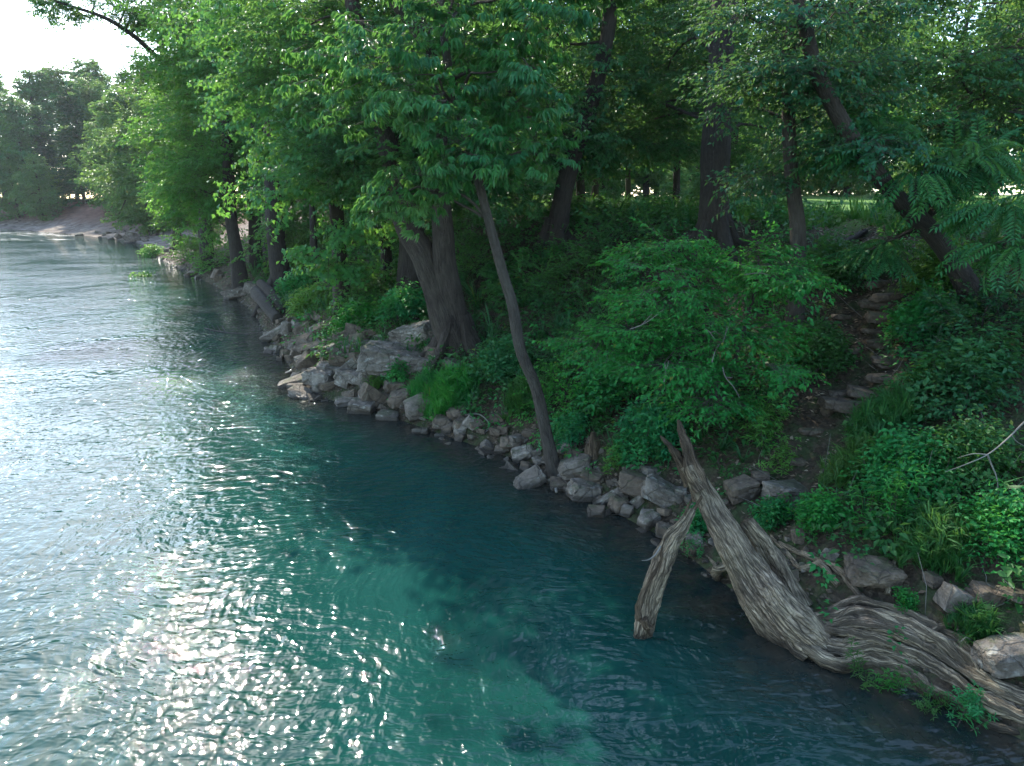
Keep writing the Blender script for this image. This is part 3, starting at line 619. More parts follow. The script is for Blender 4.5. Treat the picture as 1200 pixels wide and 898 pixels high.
BL = ["seen through the gap beside the twin trunk", "pale behind the gap between twin trunk and tilting trunk", "filling the space behind the tilting upper bank trunk", "glimpsed between the paired thin trunks", "lit behind the tall straight trunk",
      "catching yellow light above the crooked slope tree", "lit yellow-green over the far end of the steps", "behind the feathery fronds at mid height", "glowing at the right edge above the fronds", "hazy, farthest behind the tall straight trunk",
      "hazy and distant above the sunlit lawn", "hazy and distant behind the twin trunk", "in the far corner past the sunlit lawn", "sunlit just behind the slanting trunk", "in deep shade at the right edge"]
for i, ((w, x, y, s), lab) in enumerate(zip(BT, BL)): plant_far(w, x, y, s, i*2.1, "tree beyond the lawn, "+lab, GL)

for i, (x, y, sc_) in enumerate([(-6, 60, .55), (1, 55, .42), (7.5, 58, .5), (15, 60, .5), (21, 66, .6), (36, 80, .8), (12, 52, .2), (-14, 60, .4), (40, 66, .5), (28, 50, .25)]):
    plant_far(W3, x, y, sc_, i*1.3, "low bushy growth past the lawn, "+["behind the twin trunk", "seen just left of the tilting trunk", "seen between tilting and tall straight trunks", "smaller, behind the tall straight trunk", "behind the crooked slope tree", "seen above the sunlit lawn gap", "lowest, before the paired thin trunks", "farthest left behind the riverside crowns", "far right behind the fronds", "isolated near the slanting trunk's top"][i], "bushes beyond the lawn")

for i, (x, y) in enumerate([(-10, 96), (-3, 100), (5, 97), (12, 102), (20, 98), (28, 103), (36, 98), (45, 102), (54, 99), (64, 101)]):
    plant_far(W3, x, y, 1.25+.1*(i % 3), i*.9, "pale hazy tree in the wood across the field, "+["nearest the twin trunk", "beside that nearest the twin trunk", "behind the tilting bank trunk", "just right of the tilting bank trunk", "behind the two paired thin trunks", "behind the tall straight trunk", "behind the crooked slope tree", "above the sunlit lawn gap", "behind the slanting trunk's upper part", "farthest toward the right edge"][i], "wood across the field")

# ------------------------------------------------------------------ shrubs and low plants
def shrub(name, label, cat, px, py, r, h, kind, leafm, n, sc, seed, group="shrubs on the bank", lift=0., stems=4):
    rs = np.random.RandomState(seed); b = spot(px, py); root = empty(name, b, label, cat, group); Ps = []
    for k in range(stems):
        a = rs.uniform(0, 6.28); e = np.array([math.cos(a)*r*.5, math.sin(a)*r*.5, h*rs.uniform(.6, .9)])
        ob("stem", tube_mesh("stem", [tube([np.array([e[0]*.1, e[1]*.1, -.05]), e*np.array([.5, .5, .5])+rs.normal(0, .04, 3), e], [.018, .013, .006], 5, 6, rs, .03)], BARKD), root)
    u = rs.normal(size=(n, 3)); u /= np.linalg.norm(u, axis=1, keepdims=True); u[:, 2] = np.abs(u[:, 2])
    P = u*(rs.rand(n, 1)**.4)*np.array([r, r, h])*rs.uniform(.75, 1.12, (n, 1))
    g = ground(P[:, 0]+b[0], P[:, 1]+b[1])-b[2]; P[:, 2] = np.maximum(P[:, 2]+lift, 0)+g*.8
    X = u*np.array([1, 1, .45])+rs.normal(0, .35, u.shape); up = np.array([0, 0, 1.])+u*.35+rs.normal(0, .25, u.shape)
    ob("foliage", scatter_mesh("foliage", kind, P, X, up, sc*rs.uniform(.75, 1.25, n), leafm, rs, BARKD), root)
    return root
b = spot(842, 480); root = empty("sapling", b, "emerald sapling in spreading layers with bare white twigs, above the dead snag", "tree")
thk = [blob('elm', *q) for q in [(790, 335, 12.8, 85, 45, 2.2, .9), (855, 325, 12.6, 65, 45, 2.2, .9), (800, 410, 12.0, 85, 42, 2.2, .9), (870, 405, 12.0, 50, 52, 2.2, .9), (818, 462, 11.6, 60, 30, 2.0, .9), (735, 385, 12.5, 48, 45, 2.0, .9), (770, 290, 13.4, 50, 22, 1.8, .9), (895, 312, 12.8, 22, 18, 1.4, .9)]]
S0 = [([b-np.array([0, 0, .1]), at(838, 420, b[1]+.2), at(825, 350, b[1]+.5), at(805, 290, b[1]+.7)], [.07, .055, .04, .02]), ([b-np.array([0, 0, .1]), at(865, 410, b[1]), at(885, 340, b[1]+.2), at(890, 290, b[1]+.4)], [.05, .04, .03, .015])]
grow(root, 31, S0, thk, 'elm', LEAF['bush'], BARK, b, nlimb=16, flat=.16, limb_r=.03, sides=8, droop=-.05)
rs = np.random.RandomState(8)
for p in [[(738, 386), (752, 381), (766, 372), (778, 362)], [(826, 385), (832, 390), (838, 398)], [(846, 405), (850, 392), (852, 380)], [(834, 425), (838, 412), (842, 404)], [(778, 448), (780, 436), (779, 425)],
          [(847, 430), (850, 442), (860, 454), (867, 467)], [(872, 322), (890, 320), (902, 323)]]:
    Y = 11.62+.1*rs.rand()
    Q = [at(x, y, Y-(y-330)*.006)-b for x, y in p]; e = Q[-1]-Q[-2]
    ob("dead_twig", tube_mesh("dead_twig", [tube(Q, np.linspace(.010, .004, len(Q)), 5, 10, rs, .05), tube([Q[1], Q[1]+e*.6+np.array([.06, 0, .1])], [.008, .003], 4)], TWIG), root)

SH = [ # px, py, r, h, kind, leaf, n, sc, label
 (527, 470, .75, .55, 'tuft', 'bush', 260, 1.25, "lush bright grass clump at the foot of the twin-trunked tree"),
 (497, 462, .45, .4, 'tuft', 'bush', 110, 1.1, "small bright grass tuft beside the big grey slab"),
 (588, 440, .75, .7, 'plant', 'frond', 240, 1.3, "pale blue-green bush behind the slender leaning trunk"),
 (668, 470, .8, .8, 'elm', 'bush', 110, .8, "leafy bush just uphill of the slender leaning trunk"),
 (618, 478, .6, .5, 'tuft', 'cover', 150, 1.2, "dark grassy clump touching the slender leaning trunk"),
 (662, 520, .45, .35, 'plant', 'bush', 110, 1.0, "low bush sprouting among stones by the leaning trunk's foot"),
 (722, 470, .8, .8, 'plant', 'bush', 260, 1.4, "rounded dark bush below the sapling's outer branches"),
 (760, 525, .7, .6, 'plant', 'bush', 220, 1.2, "leafy bush behind the snag's broken spikes"),
 (700, 415, .9, 1., 'elm', 'cover', 110, .9, "tangled bush between leaning trunk and sapling"),
 (690, 345, 1.1, 1.2, 'elm', 'cover', 120, 1., "bush with pale glinting leaves high on the slope above the leaning trunk"),
 (625, 350, 1.1, 1.0, 'broad', 'river', 70, .8, "shadowy bush above the pale bush, upslope of the leaning trunk"),
 (730, 300, 1.3, 1.2, 'broad', 'river', 90, .9, "wide bush below the tilting trunk at the bank top"),
 (600, 300, 1.4, 1.2, 'broad', 'river', 90, .9, "dim bush at the bank top between twin trunk and tilting trunk"),
 (560, 330, 1.2, 1.1, 'broad', 'river', 80, .9, "shadowed bush tucked against the twin trunk's uphill side"),
 (445, 350, 1.1, 1., 'broad', 'river', 80, .9, "green bush just above the rock heap"),
 (475, 372, .8, .6, 'plant', 'bush', 180, 1.6, "low leafy patch above the topmost boulder"),
 (420, 385, .7, .5, 'plant', 'bush', 150, 1.6, "low plants growing at the top of the rock heap"),
 (365, 368, .8, .8, 'plant', 'grass', 160, 1.7, "bright weedy clump at the downstream end of the rock heap"),
 (255, 312, 1.4, 1.6, 'broad', 'grass', 80, 1.1, "sunlit yellow-green bush behind the leaning waterside trunk"),
 (225, 302, 1.6, 1.8, 'broad', 'river', 80, 1.3, "rounded bush at the water where the stony bar begins"),
 (345, 350, .9, .7, 'plant', 'bush', 120, 2., "green clump beside the stoutest clustered trunk"),
 (440, 452, .35, .3, 'tuft', 'grass', 50, 1., "small grass tuft growing out of the rock heap"),
 (467, 448, .3, .4, 'plant', 'bush', 60, 1.1, "little leafy plant in a gap below the big slab"),
 (893, 520, .30, .55, 'stalk', 'grass', 34, .75, "sunlit pale stalky weeds at the bottom of the dirt path"),
 (915, 555, .25, .3, 'stalk', 'grass', 18, .5, "small sunlit weed on the dirt path's edge"),
 (1095, 345, .55, .9, 'plant', 'grass', 190, 1.2, "sun-flecked pale bush under the slanting trunk beside the steps"),
 (1078, 395, .6, .6, 'plant', 'bush', 170, 1.2, "dark leafy bush on the steps' uphill side"),
 (1150, 400, .9, .9, 'elm', 'elm', 120, .8, "shaded bush below the root of the slanting trunk"),
 (1120, 470, .8, .7, 'plant', 'cover', 240, 1.3, "broad shaded bush halfway down the slope beside the path"),
 (1035, 505, .55, .5, 'tuft', 'cover', 170, 1.0, "grassy mound at the lowest stone step"),
 (1060, 570, .65, .55, 'plant', 'bush', 260, 1.0, "lush low bush on the slope above the snag's roots"),
 (1130, 560, .6, .6, 'plant', 'cover', 240, 1.0, "dense leafy bush beneath the bare forked branch"),
 (1000, 560, .5, .35, 'tuft', 'cover', 150, .9, "grass clump between the dirt path and lush slope"),
 (1090, 650, .5, .4, 'tuft', 'cover', 160, .9, "grassy clump above the flat brown boulder near the roots"),
 (1170, 640, .5, .5, 'plant', 'bush', 220, .9, "leafy clump at the picture's right edge over the roots"),
 (1040, 612, .4, .4, 'stalk', 'bush', 40, .6, "tall leafy weeds on the slope over the snag"),
 (960, 615, .35, .3, 'plant', 'bush', 110, .9, "green patch between snag and grey path boulder"),
 (905, 615, .3, .25, 'plant', 'bush', 90, .8, "weeds growing right behind the snag's leaning trunk"),
 (820, 620, .28, .25, 'plant', 'bush', 80, .8, "leafy weeds at the waterline between the log and snag"),
 (812, 655, .15, .2, 'stalk', 'bush', 12, .4, "small waterside sprig under the snag's trunk"),
 (715, 560, .2, .3, 'stalk', 'grass', 14, .5, "bright sprig among boulders near the white-lichen block"),
 (880, 455, .6, .6, 'elm', 'bush', 80, .8, "bush hugging the sapling's uphill foot"),
 (955, 430, .7, .5, 'plant', 'cover', 180, 1.2, "dark low bush between crooked trunk and stone steps"),
 (985, 330, .8, .6, 'plant', 'cover', 200, 1.4, "shaded patch of plants at the top of the steps"),
 (1045, 812, .13, .2, 'stalk', 'bush', 13, .36, "willowy weeds at the water under the snag's root arch"),
 (1092, 832, .16, .2, 'stalk', 'cover', 15, .36, "willowy weeds by the water below the root bundle"),
 (1132, 845, .2, .22, 'stalk', 'bush', 24, .4, "thick weeds in the water beside the root ends"),
 (1010, 800, .10, .22, 'stalk', 'cover', 8, .45, "single thin weed standing in water by the snag base"),
 (1140, 745, .25, .25, 'tuft', 'cover', 70, .7, "grass growing over the root bundle's uphill side"),
 (1060, 715, .14, .12, 'plant', 'bush', 30, .5, "tiny plants in a hollow of the roots"),
 (178, 301, .8, .5, 'plant', 'grass', 70, 3., "yellow-green weed clump standing in the river by the bar"),
 (165, 324, .6, .35, 'plant', 'grass', 40, 3., "small yellow-green weed clump out in the river"),
]
for i, (px, py, r, h, k, lf, n, sc, lab) in enumerate(SH):
    if k == 'plant': n = int(n*1.25)
    if k == 'tuft': sc *= .75; n = int(n*1.3)
    shrub({'tuft': "grass_clump", 'stalk': "weed_clump"}.get(k, "shrub"), lab, {'tuft': "grass clump", 'stalk': "weeds"}.get(k, "bush"), px, py, r, h, k, LEAF[lf], n, sc, 200+i, {'tuft': "grass clumps", 'stalk': "weed clumps"}.get(k, "shrubs on the bank"), stems=0 if k in ('tuft', 'stalk') else 3)

def carpet(name, seed, n, xr, yr, dr, kind, leafm, sc0, far=13., thr=.0):
    rs = np.random.RandomState(seed); x = rs.uniform(*xr, n); y = rs.uniform(*yr, n); d = shore_d(x, y)
    keep = (d > dr[0]+.5*rs.rand(n)) & (d < dr[1]) & ((polydist(x, y, PATH) > .5+.25*rs.rand(n)) | (y > 21)) & (fbm(x*.9, y*.9)+.25*rs.rand(n) > thr)
    # thin out what is far away, where each plant is made larger instead
    k = np.clip(np.hypot(x, y)/far, 1, 4); keep &= rs.rand(n) < 1/k**1.5
    x, y, k = x[keep], y[keep], k[keep]; m = len(x); P = np.stack([x, y, ground(x, y)], 1)
    a = rs.uniform(0, 6.28, m); X = np.stack([np.cos(a), np.sin(a), rs.normal(0, .15, m)], 1); e = .3
    gx = (ground(x+e, y)-ground(x-e, y))/(2*e); gy = (ground(x, y+e)-ground(x, y-e))/(2*e)
    up = np.stack([-gx*.6, -gy*.6, np.ones(m)], 1)+rs.normal(0, .2, (m, 3))
    o = ob(name, scatter_mesh(name, kind, P, X, up, sc0*k**.75*(.45+1.25*rs.rand(m)**1.6), leafm, rs)); tag(o, kind='stuff'); return o
carpet("ground_cover", 301, 36000, (-26, 17), (4.5, 46), (.75, 12.5), 'plant', LEAF['cover'], 1.1, thr=.50)
carpet("stone_weeds", 305, 2600, (-9, 6), (7, 27), (.25, 1.5), 'plant', LEAF['bush'], .8, thr=.58)
carpet("ivy", 302, 9000, (-20, 16), (5, 36), (1.2, 12), 'plant', LEAF['bush'], .9, thr=.62)
carpet("wild_grass", 303, 12000, (-24, 16), (4.8, 44), (.7, 12), 'tuft', LEAF['cover'], 1.0, thr=.60)
carpet("lawn_grass", 304, 9000, (-6, 26), (17, 34), (9.8, 17), 'tuft', LEAF['grass'], .9, 18., thr=.3)
# dry stems standing and lying in the undergrowth
rs = np.random.RandomState(19); dry = []
while len(dry) < 420:
    x, y = rs.uniform(-8, 14), rs.uniform(5.5, 26); d = float(shore_d(np.array([x]), np.array([y]))[0])
    if not .7 < d < 11: continue
    q = np.array([x, y, gz(x, y)]); l = rs.uniform(.25, .8); v = np.array([rs.normal(0, .6), rs.normal(0, .6), rs.uniform(.05, 1.)]); v *= l/np.linalg.norm(v)
    dry.append(tube([q, q+v*.5+rs.normal(0, .03, 3), q+v], [.006, .005, .002], 4))
tag(ob("dry_stems", tube_mesh("dry_stems", dry, TWIG)), kind='stuff')
# fallen leaves on the path and under the trees
rs = np.random.RandomState(9); n = 26000; x = rs.uniform(-4, 14, n); y = rs.uniform(6, 26, n); d = shore_d(x, y); kp = (d > .8) & ((polydist(x, y, PATH) < .9) | (rs.rand(n) < .25)); x, y = x[kp], y[kp]; m = len(x)
a = rs.uniform(0, 6.28, m); l = rs.uniform(.025, .06, m); u = np.stack([np.cos(a), np.sin(a), rs.normal(0, .25, m)], 1)*l[:, None]; v = np.stack([-np.sin(a), np.cos(a), rs.normal(0, .3, m)], 1)*l[:, None]*.5
c = np.stack([x, y, ground(x, y)+.018], 1); Vv = np.stack([c-u, c+v+[0, 0, .006], c+u, c-v+[0, 0, .006]], 1).reshape(-1, 3); Fq = np.arange(m)[:, None]*4
def litter_mat():
    m, nt, out = mat("dry_leaf"); g = node(nt, "ShaderNodeNewGeometry")
    p = node(nt, "ShaderNodeBsdfPrincipled", {"Base Color": ramp(nt, g.outputs["Random Per Island"], [(0, (.07,.045,.025)), (.6, (.17,.12,.07)), (1, (.30,.24,.16))]), "Roughness": .8}); nt.links.new(p.outputs[0], out.inputs[0]); return m
tag(ob("fallen_leaves", mk_mesh("fallen_leaves", Vv, [(np.vstack([Fq+[0, 1, 2], Fq+[0, 2, 3]]), 0)], [litter_mat()])), kind='stuff')

# ------------------------------------------------------------------ rocks
def rock_mesh(name, seed, shape=(1, .75, .55), detail=1, material=ROCK, rnd=.0):
    r = random.Random(seed); bm = bmesh.new()
    for sx in (-1, 1):
        for sy in (-1, 1):
            for sz in (-1, 1):
                for _ in range(2): bm.verts.new((sx*r.uniform(.55, 1)*.5, sy*r.uniform(.5, 1)*.5, sz*r.uniform(.55, 1)*.5))
    for _ in range(5): 
        v = Vector((r.gauss(0, 1), r.gauss(0, 1), r.gauss(0, 1))).normalized()*.56; bm.verts.new(v)
    h = bmesh.ops.convex_hull(bm, input=bm.verts); bmesh.ops.delete(bm, geom=list(set(h['geom_interior']+h['geom_unused'])), context='VERTS')
    bmesh.ops.dissolve_limit(bm, angle_limit=.22, verts=bm.verts, edges=bm.edges)
    bmesh.ops.bevel(bm, geom=list(bm.edges), offset=.018+rnd, segments=1, affect='EDGES')
    bmesh.ops.triangulate(bm, faces=bm.faces)
    if detail:
        for _ in range(min(detail, 2) if detail < 3 else 3): bmesh.ops.subdivide_edges(bm, edges=[e for e in bm.edges if e.calc_length() > (.10 if detail < 3 else .06)], cuts=1, use_grid_fill=True)
        bmesh.ops.triangulate(bm, faces=bm.faces)
        for v in bm.verts:
            q = v.co*3.1+Vector((seed, 0, 0)); v.co += v.co.normalized()*(.035*mnoise.noise(q)+.04*mnoise.noise(q*2.7)+.025*mnoise.noise(q*6))
    for v in bm.verts: v.co = Vector((v.co.x*shape[0], v.co.y*shape[1], v.co.z*shape[2]))
    bmesh.ops.recalc_face_normals(bm, faces=bm.faces)
    me = bpy.data.meshes.new(name); bm.to_mesh(me); bm.free(); me.materials.append(material)
    if rnd: me.polygons.foreach_set("use_smooth", np.ones(len(me.polygons), bool))
    return me
def rock(name, label, px, py, wpx, shape, seed, tilt=(0, 0), yaw=None, material=ROCK, group="rocks along the waterline", sink=.25, cat="rock", rnd=0., detail=None):
    r = random.Random(seed); b = spot(px, py+wpx*.12); dist = math.hypot(b[0], b[1], b[2]-CAM_H); s = wpx/FPX*dist*1.28
    me = rock_mesh(name, seed, shape, detail if detail is not None else (3 if wpx > 34 else 2 if wpx > 18 else 1), material, rnd)
    o = ob(name, me); o.location = b+np.array([0, 0, s*shape[2]*(.5-sink)]); o.scale = (s, s, s*(.86 if 'step' not in name else 1))
    o.rotation_euler = (tilt[0]+r.uniform(-.12, .12), tilt[1]+r.uniform(-.12, .12), r.uniform(-.5, .5) if yaw is None else yaw)
    return tag(o, label, cat, group)
BX, FL, PK, CU, TL = (1, .8, .62), (1, .75, .34), (1, .42, .28), (.9, .85, .8), (.55, .5, 1)
RK = [(462, 424, 66, (1, .62, .42), (.05, .08), 0, "largest grey slab with pitted pale top below the twin-trunked tree"),
 (484, 398, 40, (1, .8, .6), (.1, -.25), 0, "lumpy grey boulder tilted down beside the twin trunk"), (509, 397, 40, (1, .8, .5), (0, .06), 0, "flat-topped grey boulder wedged against the twin trunk's foot"),
 (375, 446, 28, BX, (.1, .08), 0, "pale cream block standing out at the tip of the rock spit"), (347, 448, 30, FL, (0, -.25), 0, "low sloping grey rock farthest out on the spit"),
 (355, 462, 24, FL, (.2, .2), 0, "dark jagged rock in the water before the cream block"), (424, 480, 24, BX, (0, .1), 0, "pale cube-like rock in the water at the foot of a slanted slab"),
 (442, 470, 34, (1, .5, .55), (.1, .65), 1, "brown slab propped steeply above the cube-like rock"), (388, 431, 26, FL, (.1, .05), 0, "flat grey plate rock by the inlet of the spit"),
 (418, 441, 42, PK, (0, .02), 0, "long light plank-shaped rock across the middle of the heap"), (385, 388, 26, BX, (.1, -.35), 1, "tilted brown rock high at the downstream side of the heap"),
 (428, 392, 30, PK, (0, -.15), 1, "long dark rock along the top of the heap"), (408, 397, 24, BX, (.2, -.2), 1, "brownish rock under the long dark one"),
 (323, 391, 26, FL, (.2, -.35), 0, "pale ridged rock pointing at the water near the leaning log"), (336, 390, 16, TL, (0, .1), 0, "upright pale rock beside the ridged one"),
 (418, 407, 30, PK, (0, -.3), 0, "long pale leaning rock below the brownish ones"), (402, 422, 22, BX, (.1, .1), 1, "square brown rock mid heap"), (386, 416, 18, BX, (.1, -.1), 1, "small square rock beside the twiggy debris"),
 (370, 396, 20, PK, (0, -.4), 0, "pale slanting rock by the heap's downstream side"), (358, 388, 20, BX, (0, -.5), 1, "dark rock leaning at the far end of the heap"), (492, 482, 28, (1, .8, .75), (0, -.2), 0, "rounded pale boulder starting the line of stones past the heap"),
 (494, 505, 16, FL, (0, -.1), 0, "pale smooth stone half under water below the rounded boulder"), (463, 455, 20, BX, (.2, .1), 1, "dark block tucked under the big slab"), (404, 449, 16, CU, (0, .2), 0, "small whitish rock at the inner spit"),
 (432, 462, 18, FL, (.2, 0), 0, "flat pale chip on the steep brown slab"), (520, 497, 20, BX, (0, 0), 1, "brown chunky rock in the stone line past the rounded boulder"), (536, 488, 18, CU, (0, 0), 1, "reddish brown rock at the top of the stone line"),
 (547, 502, 20, (.35, .3, 1), (.2, .5), 0, "pale narrow stone leaning like a plank in the stone line"), (612, 535, 22, BX, (.1, -.3), 0, "grey rock in the water upstream of the leaning trunk's foot"), (602, 519, 17, BX, (0, 0), 1, "dark squat rock behind the waterside grey one"),
 (619, 564, 30, (1, .7, .45), (.1, -.28), 0, "wedge rock with a sunlit ridge jutting into the water by the leaning trunk"), (634, 540, 16, FL, (0, 0), 0, "flat rounded stone just beside the leaning trunk"), (590, 507, 12, CU, (0, 0), 1, "small brown cobble midway along the stone line"),
 (636, 555, 15, FL, (0, 0), 1, "small brown stone touching the leaning trunk's base"), (675, 550, 36, (1, .8, .6), (0, -.25), 0, "big smooth tan boulder next to the leaning trunk"), (684, 580, 30, (1, .85, .7), (.15, .2), 0, "sharp-edged grey block standing at the water"),
 (661, 568, 26, FL, (0, .05), 1, "long dark grey stone between the trunk and sharp-edged block"), (695, 562, 22, BX, (0, 0), 1, "brown block resting behind the sharp-edged one"), (712, 585, 30, PK, (0, -.45), 0, "slanted pale stone lying on the boulder pile"),
 (725, 594, 20, CU, (0, .1), 1, "dark rounded block under the slanted pale stone"), (734, 603, 16, (.7, .6, .9), (0, .1), 0, "upright grey stone at the water below the pile"), (748, 572, 36, (1, .8, .65), (0, .1), 1, "big brown boulder in the pile beside the lichen block"),
 (777, 582, 42, (1, .55, .5), (0, .5), 0, "oblong grey block splashed with white lichen, sloping to the water"), (761, 612, 20, BX, (0, -.3), 0, "rounded grey stone below the lichen block"), (698, 602, 17, BX, (0, 0), 1, "dark stone at the waterline under the sharp-edged block"),
 (762, 555, 17, BX, (0, .1), 0, "grey rock set in weeds above the lichen block"), (663, 527, 22, BX, (0, .2), 0, "pale rock partly buried behind the leaning trunk"), (781, 626, 22, BX, (0, .1), 1, "dark rock beside the broken log's upper end"), (720, 538, 13, CU, (0, .2), 1, "small dark rock uphill of the boulder pile"),
 (798, 580, 13, CU, (0, 0), 0, "small grey rock between lichen block and snag"), (868, 577, 29, BX, (0, -.2), 1, "brown rock just behind the snag's trunk"), (924, 583, 37, (1, .8, .55), (0, .1), 0, "dark grey boulder at the foot of the dirt path"),
 (890, 562, 18, BX, (0, 0), 1, "small brown rock where the dirt path starts"), (978, 593, 20, BX, (0, .1), 1, "brown rock under grass by the path foot"), (935, 634, 15, (.7, .7, 1), (0, 0), 1, "small upright stone behind the snag's roots"),
 (1020, 677, 40, (1, .8, .6), (.1, .15), 1, "broad brown boulder above the snag's roots"), (1117, 712, 30, (.9, .7, .8), (0, .5), 0, "tilted grey stone in grass over the roots"), (1183, 774, 44, (1, .7, .55), (0, -.05), 0, "smooth pale boulder beside the root ends"),
 (1155, 700, 22, BX, (0, .2), 1, "brown stone in weeds near the right edge"), (1190, 697, 26, FL, (0, .1), 1, "flat brown stone at the right edge over the pale boulder"), (1092, 684, 14, CU, (0, .3), 1, "small dark stone in grass past the broad boulder"),
 (372, 408, 30, FL, (.1, -.2), 1, "brown flat slab among twiggy debris low in the heap"), (452, 405, 36, PK, (.1, -.15), 0, "long grey slab propped under the lumpy boulder"), (440, 425, 30, FL, (.15, .2), 0, "flat slab leaning against the largest slab's water side"),
 (472, 470, 26, BX, (.1, -.2), 1, "brown block at the waterside end of the heap below the largest slab"), (456, 488, 22, FL, (0, .1), 0, "flat grey rock at the water past the steep brown slab"), (408, 470, 24, FL, (.1, -.1), 0, "low dark slab at the water between cream block and cube-like rock"), (395, 405, 28, PK, (.05, -.3), 0, "pale slab slanting over the twiggy debris"),
 (436, 445, 24, BX, (.2, .3), 0, "broken grey block between plank-shaped rock and largest slab"), (350, 402, 22, FL, (.1, -.2), 1, "brown flat rock by the water past the ridged pale rock"), (512, 418, 26, BX, (0, .2), 1, "brown block jammed below the flat-topped boulder"),
 (278, 346, 24, (1, .8, .45), (0, -.3), 0, "pale wedge-shaped rock under the leaning dark trunk"), (296, 340, 14, CU, (0, .2), 0, "pale rock between the wedge rock and leaning log")]
for i, (px, py, w, shp, tl, mi, lab) in enumerate(RK):
    rock("rock" if w < 30 else "boulder", lab, px, py, w, shp, 500+i, tl, None, (ROCK, ROCKT)[mi], sink=.22, rnd=.03 if ("smooth" in lab or "round" in lab) else 0)
SHORT = 'biggest slab;lumpy tilted boulder;flat-topped boulder;cream block;low sloping rock;jagged water rock;pale cube-like rock;steep brown slab;flat plate rock;plank-shaped rock;tilted brown rock;long dark rock;brownish upper rock;ridged pale rock;upright pale rock;long leaning pale rock;square brown rock;small square rock;pale slanting rock;dark leaning rock;rounded pale boulder;half-sunk smooth stone;dark tucked block;small whitish rock;flat pale chip;chunky brown rock;reddish brown rock;plank-like narrow stone;grey waterside rock;dark squat rock;sunlit wedge rock;flat rounded stone;mid-line brown cobble;trunk-touching brown stone;smooth tan boulder;sharp-edged grey block;long dark grey stone;brown resting block;slanted pale stone;dark rounded block;upright grey stone;big brown boulder;lichen block;rounded grey stone;dark waterline stone;weed-set grey rock;half-buried pale rock;log-end dark rock;small uphill dark rock;rock between lichen block and snag;brown rock behind the snag;dark grey path boulder;small brown path rock;grass-covered brown rock;small upright stone;broad brown boulder;tilted grass stone;smooth pale boulder;weedy brown stone;flat edge stone;small dark grass stone;brown flat slab;long propped slab;leaning flat slab;brown end block;flat waterside rock;low dark slab;pale slanting slab;broken grey block;brown flat waterside rock;jammed brown block;pale wedge rock;pale log-side rock'.split(';')
NAMED = [(spot(q[0], q[1]), n_) for q, n_ in zip(RK, SHORT)]
GS = "stone steps up the bank"
ST = [(1041, 348, 30, "pale topmost step stone of the path"), (1027, 357, 26, "dim broad step stone just under the topmost"), (1037, 373, 28, "third step stone from the path's top"), (1034, 401, 29, "step stone midway up the path, flat and brown"), (1043, 424, 26, "pale step stone standing clear at mid path"),
      (1034, 442, 24, "darker step stone just below the pale mid one"), (1012, 460, 32, "broad rounded step stone, third from the bottom"), (992, 474, 44, "longest step stone, lying across the lowest step"), (970, 482, 17, "small upright stone at the end of the longest step"), (1000, 411, 15, "small loose stone off the side of the mid steps"),
      (985, 372, 15, "small stone in leaves beside the upper steps"), (983, 461, 18, "flat stone behind the longest step"), (1022, 388, 18, "small flat step stone between third and midway steps"), (950, 505, 20, "flat stone sunk in the path below the longest step"), (930, 540, 18, "lowest flat stone half covered with dry leaves on the path"), (1030, 332, 22, "dim flat stone above the pale topmost step")]
for i, (px, py, w, lab) in enumerate(ST):
    rock("step_stone", lab, px, py, w, (1, .55+.3*((i*7) % 5)/5, .26) if i != 8 else (.7, .5, 1), 700+i, (0, .04), None, ROCKT, GS, .30, "step stone", rnd=.012)
# the smaller stones packed between, a few shapes copied over the shore
LOOK = ['chunky', 'flat', 'slabby', 'blocky', 'thin', 'cubic', 'smooth', 'rounded']
SM = [rock_mesh("rock", 800+k, (1, r_, z_), 1 if k < 5 else 0, (ROCK, ROCKT)[k % 2]) for k, (r_, z_) in enumerate([(.8, .6), (.7, .4), (.6, .5), (.85, .75), (.5, .35), (.9, .6), (.75, .5), (.65, .45)])]
rs = np.random.RandomState(77)
def pack(n, x0, x1, pts, dmin, dmax, smin, smax, label, group, seed):
    rs = np.random.RandomState(seed); A = np.array(pts, float); L = np.concatenate([[0], np.cumsum(np.linalg.norm(np.diff(A, axis=0), axis=1))]); k = 0; out = 0
    while out < n and k < n*6:
        k += 1; t = rs.uniform(0, L[-1]); p = np.array([np.interp(t, L, A[:, 0]), np.interp(t, L, A[:, 1])])+rs.normal(0, .2, 2); nrm = np.array([.8, .6]); p = p+nrm*rs.uniform(dmin, dmax)
        d = float(shore_d(np.array([p[0]]), np.array([p[1]]))[0])
        if d < -.35: continue
        s = rs.uniform(smin, smax)*(1 if rs.rand() < .8 else 1.4); kk = rs.randint(len(SM)); o = ob("stone", SM[kk]); lab = label
        if seed < 5:
            nb = min(NAMED, key=lambda q: np.hypot(*(q[0][:2]-p))); dv = p-nb[0][:2]
            side = ("right of" if dv[0] > 0 else "left of") if abs(dv[0]) > abs(dv[1]) else ("behind" if dv[1] > 0 else "in front of")
            lab = f"{'larger' if s > (smin+smax)/2 else 'small'} {LOOK[kk]} {'grey' if kk % 2 == 0 else 'brown'} stone just {side} the {nb[1]}"
        if lab in seen_labels and seed < 5:
            lab += f", toward the {sorted(NAMED, key=lambda q: np.hypot(*(q[0][:2]-p)))[1][1]}"
            if len(lab.split()) > 16: lab = lab.split(',')[0]
        if lab in seen_labels and seed < 5: bpy.data.objects.remove(o); continue
        seen_labels.add(lab); z = max(gz(*p), -.12)
        o.location = (p[0], p[1], z+s*.12); o.scale = (s, s, s*rs.uniform(.8, 1.2)); o.rotation_euler = (rs.normal(0, .35), rs.normal(0, .35), rs.uniform(0, 6.28)); tag(o, lab, "stone", group); out += 1
seen_labels = set()
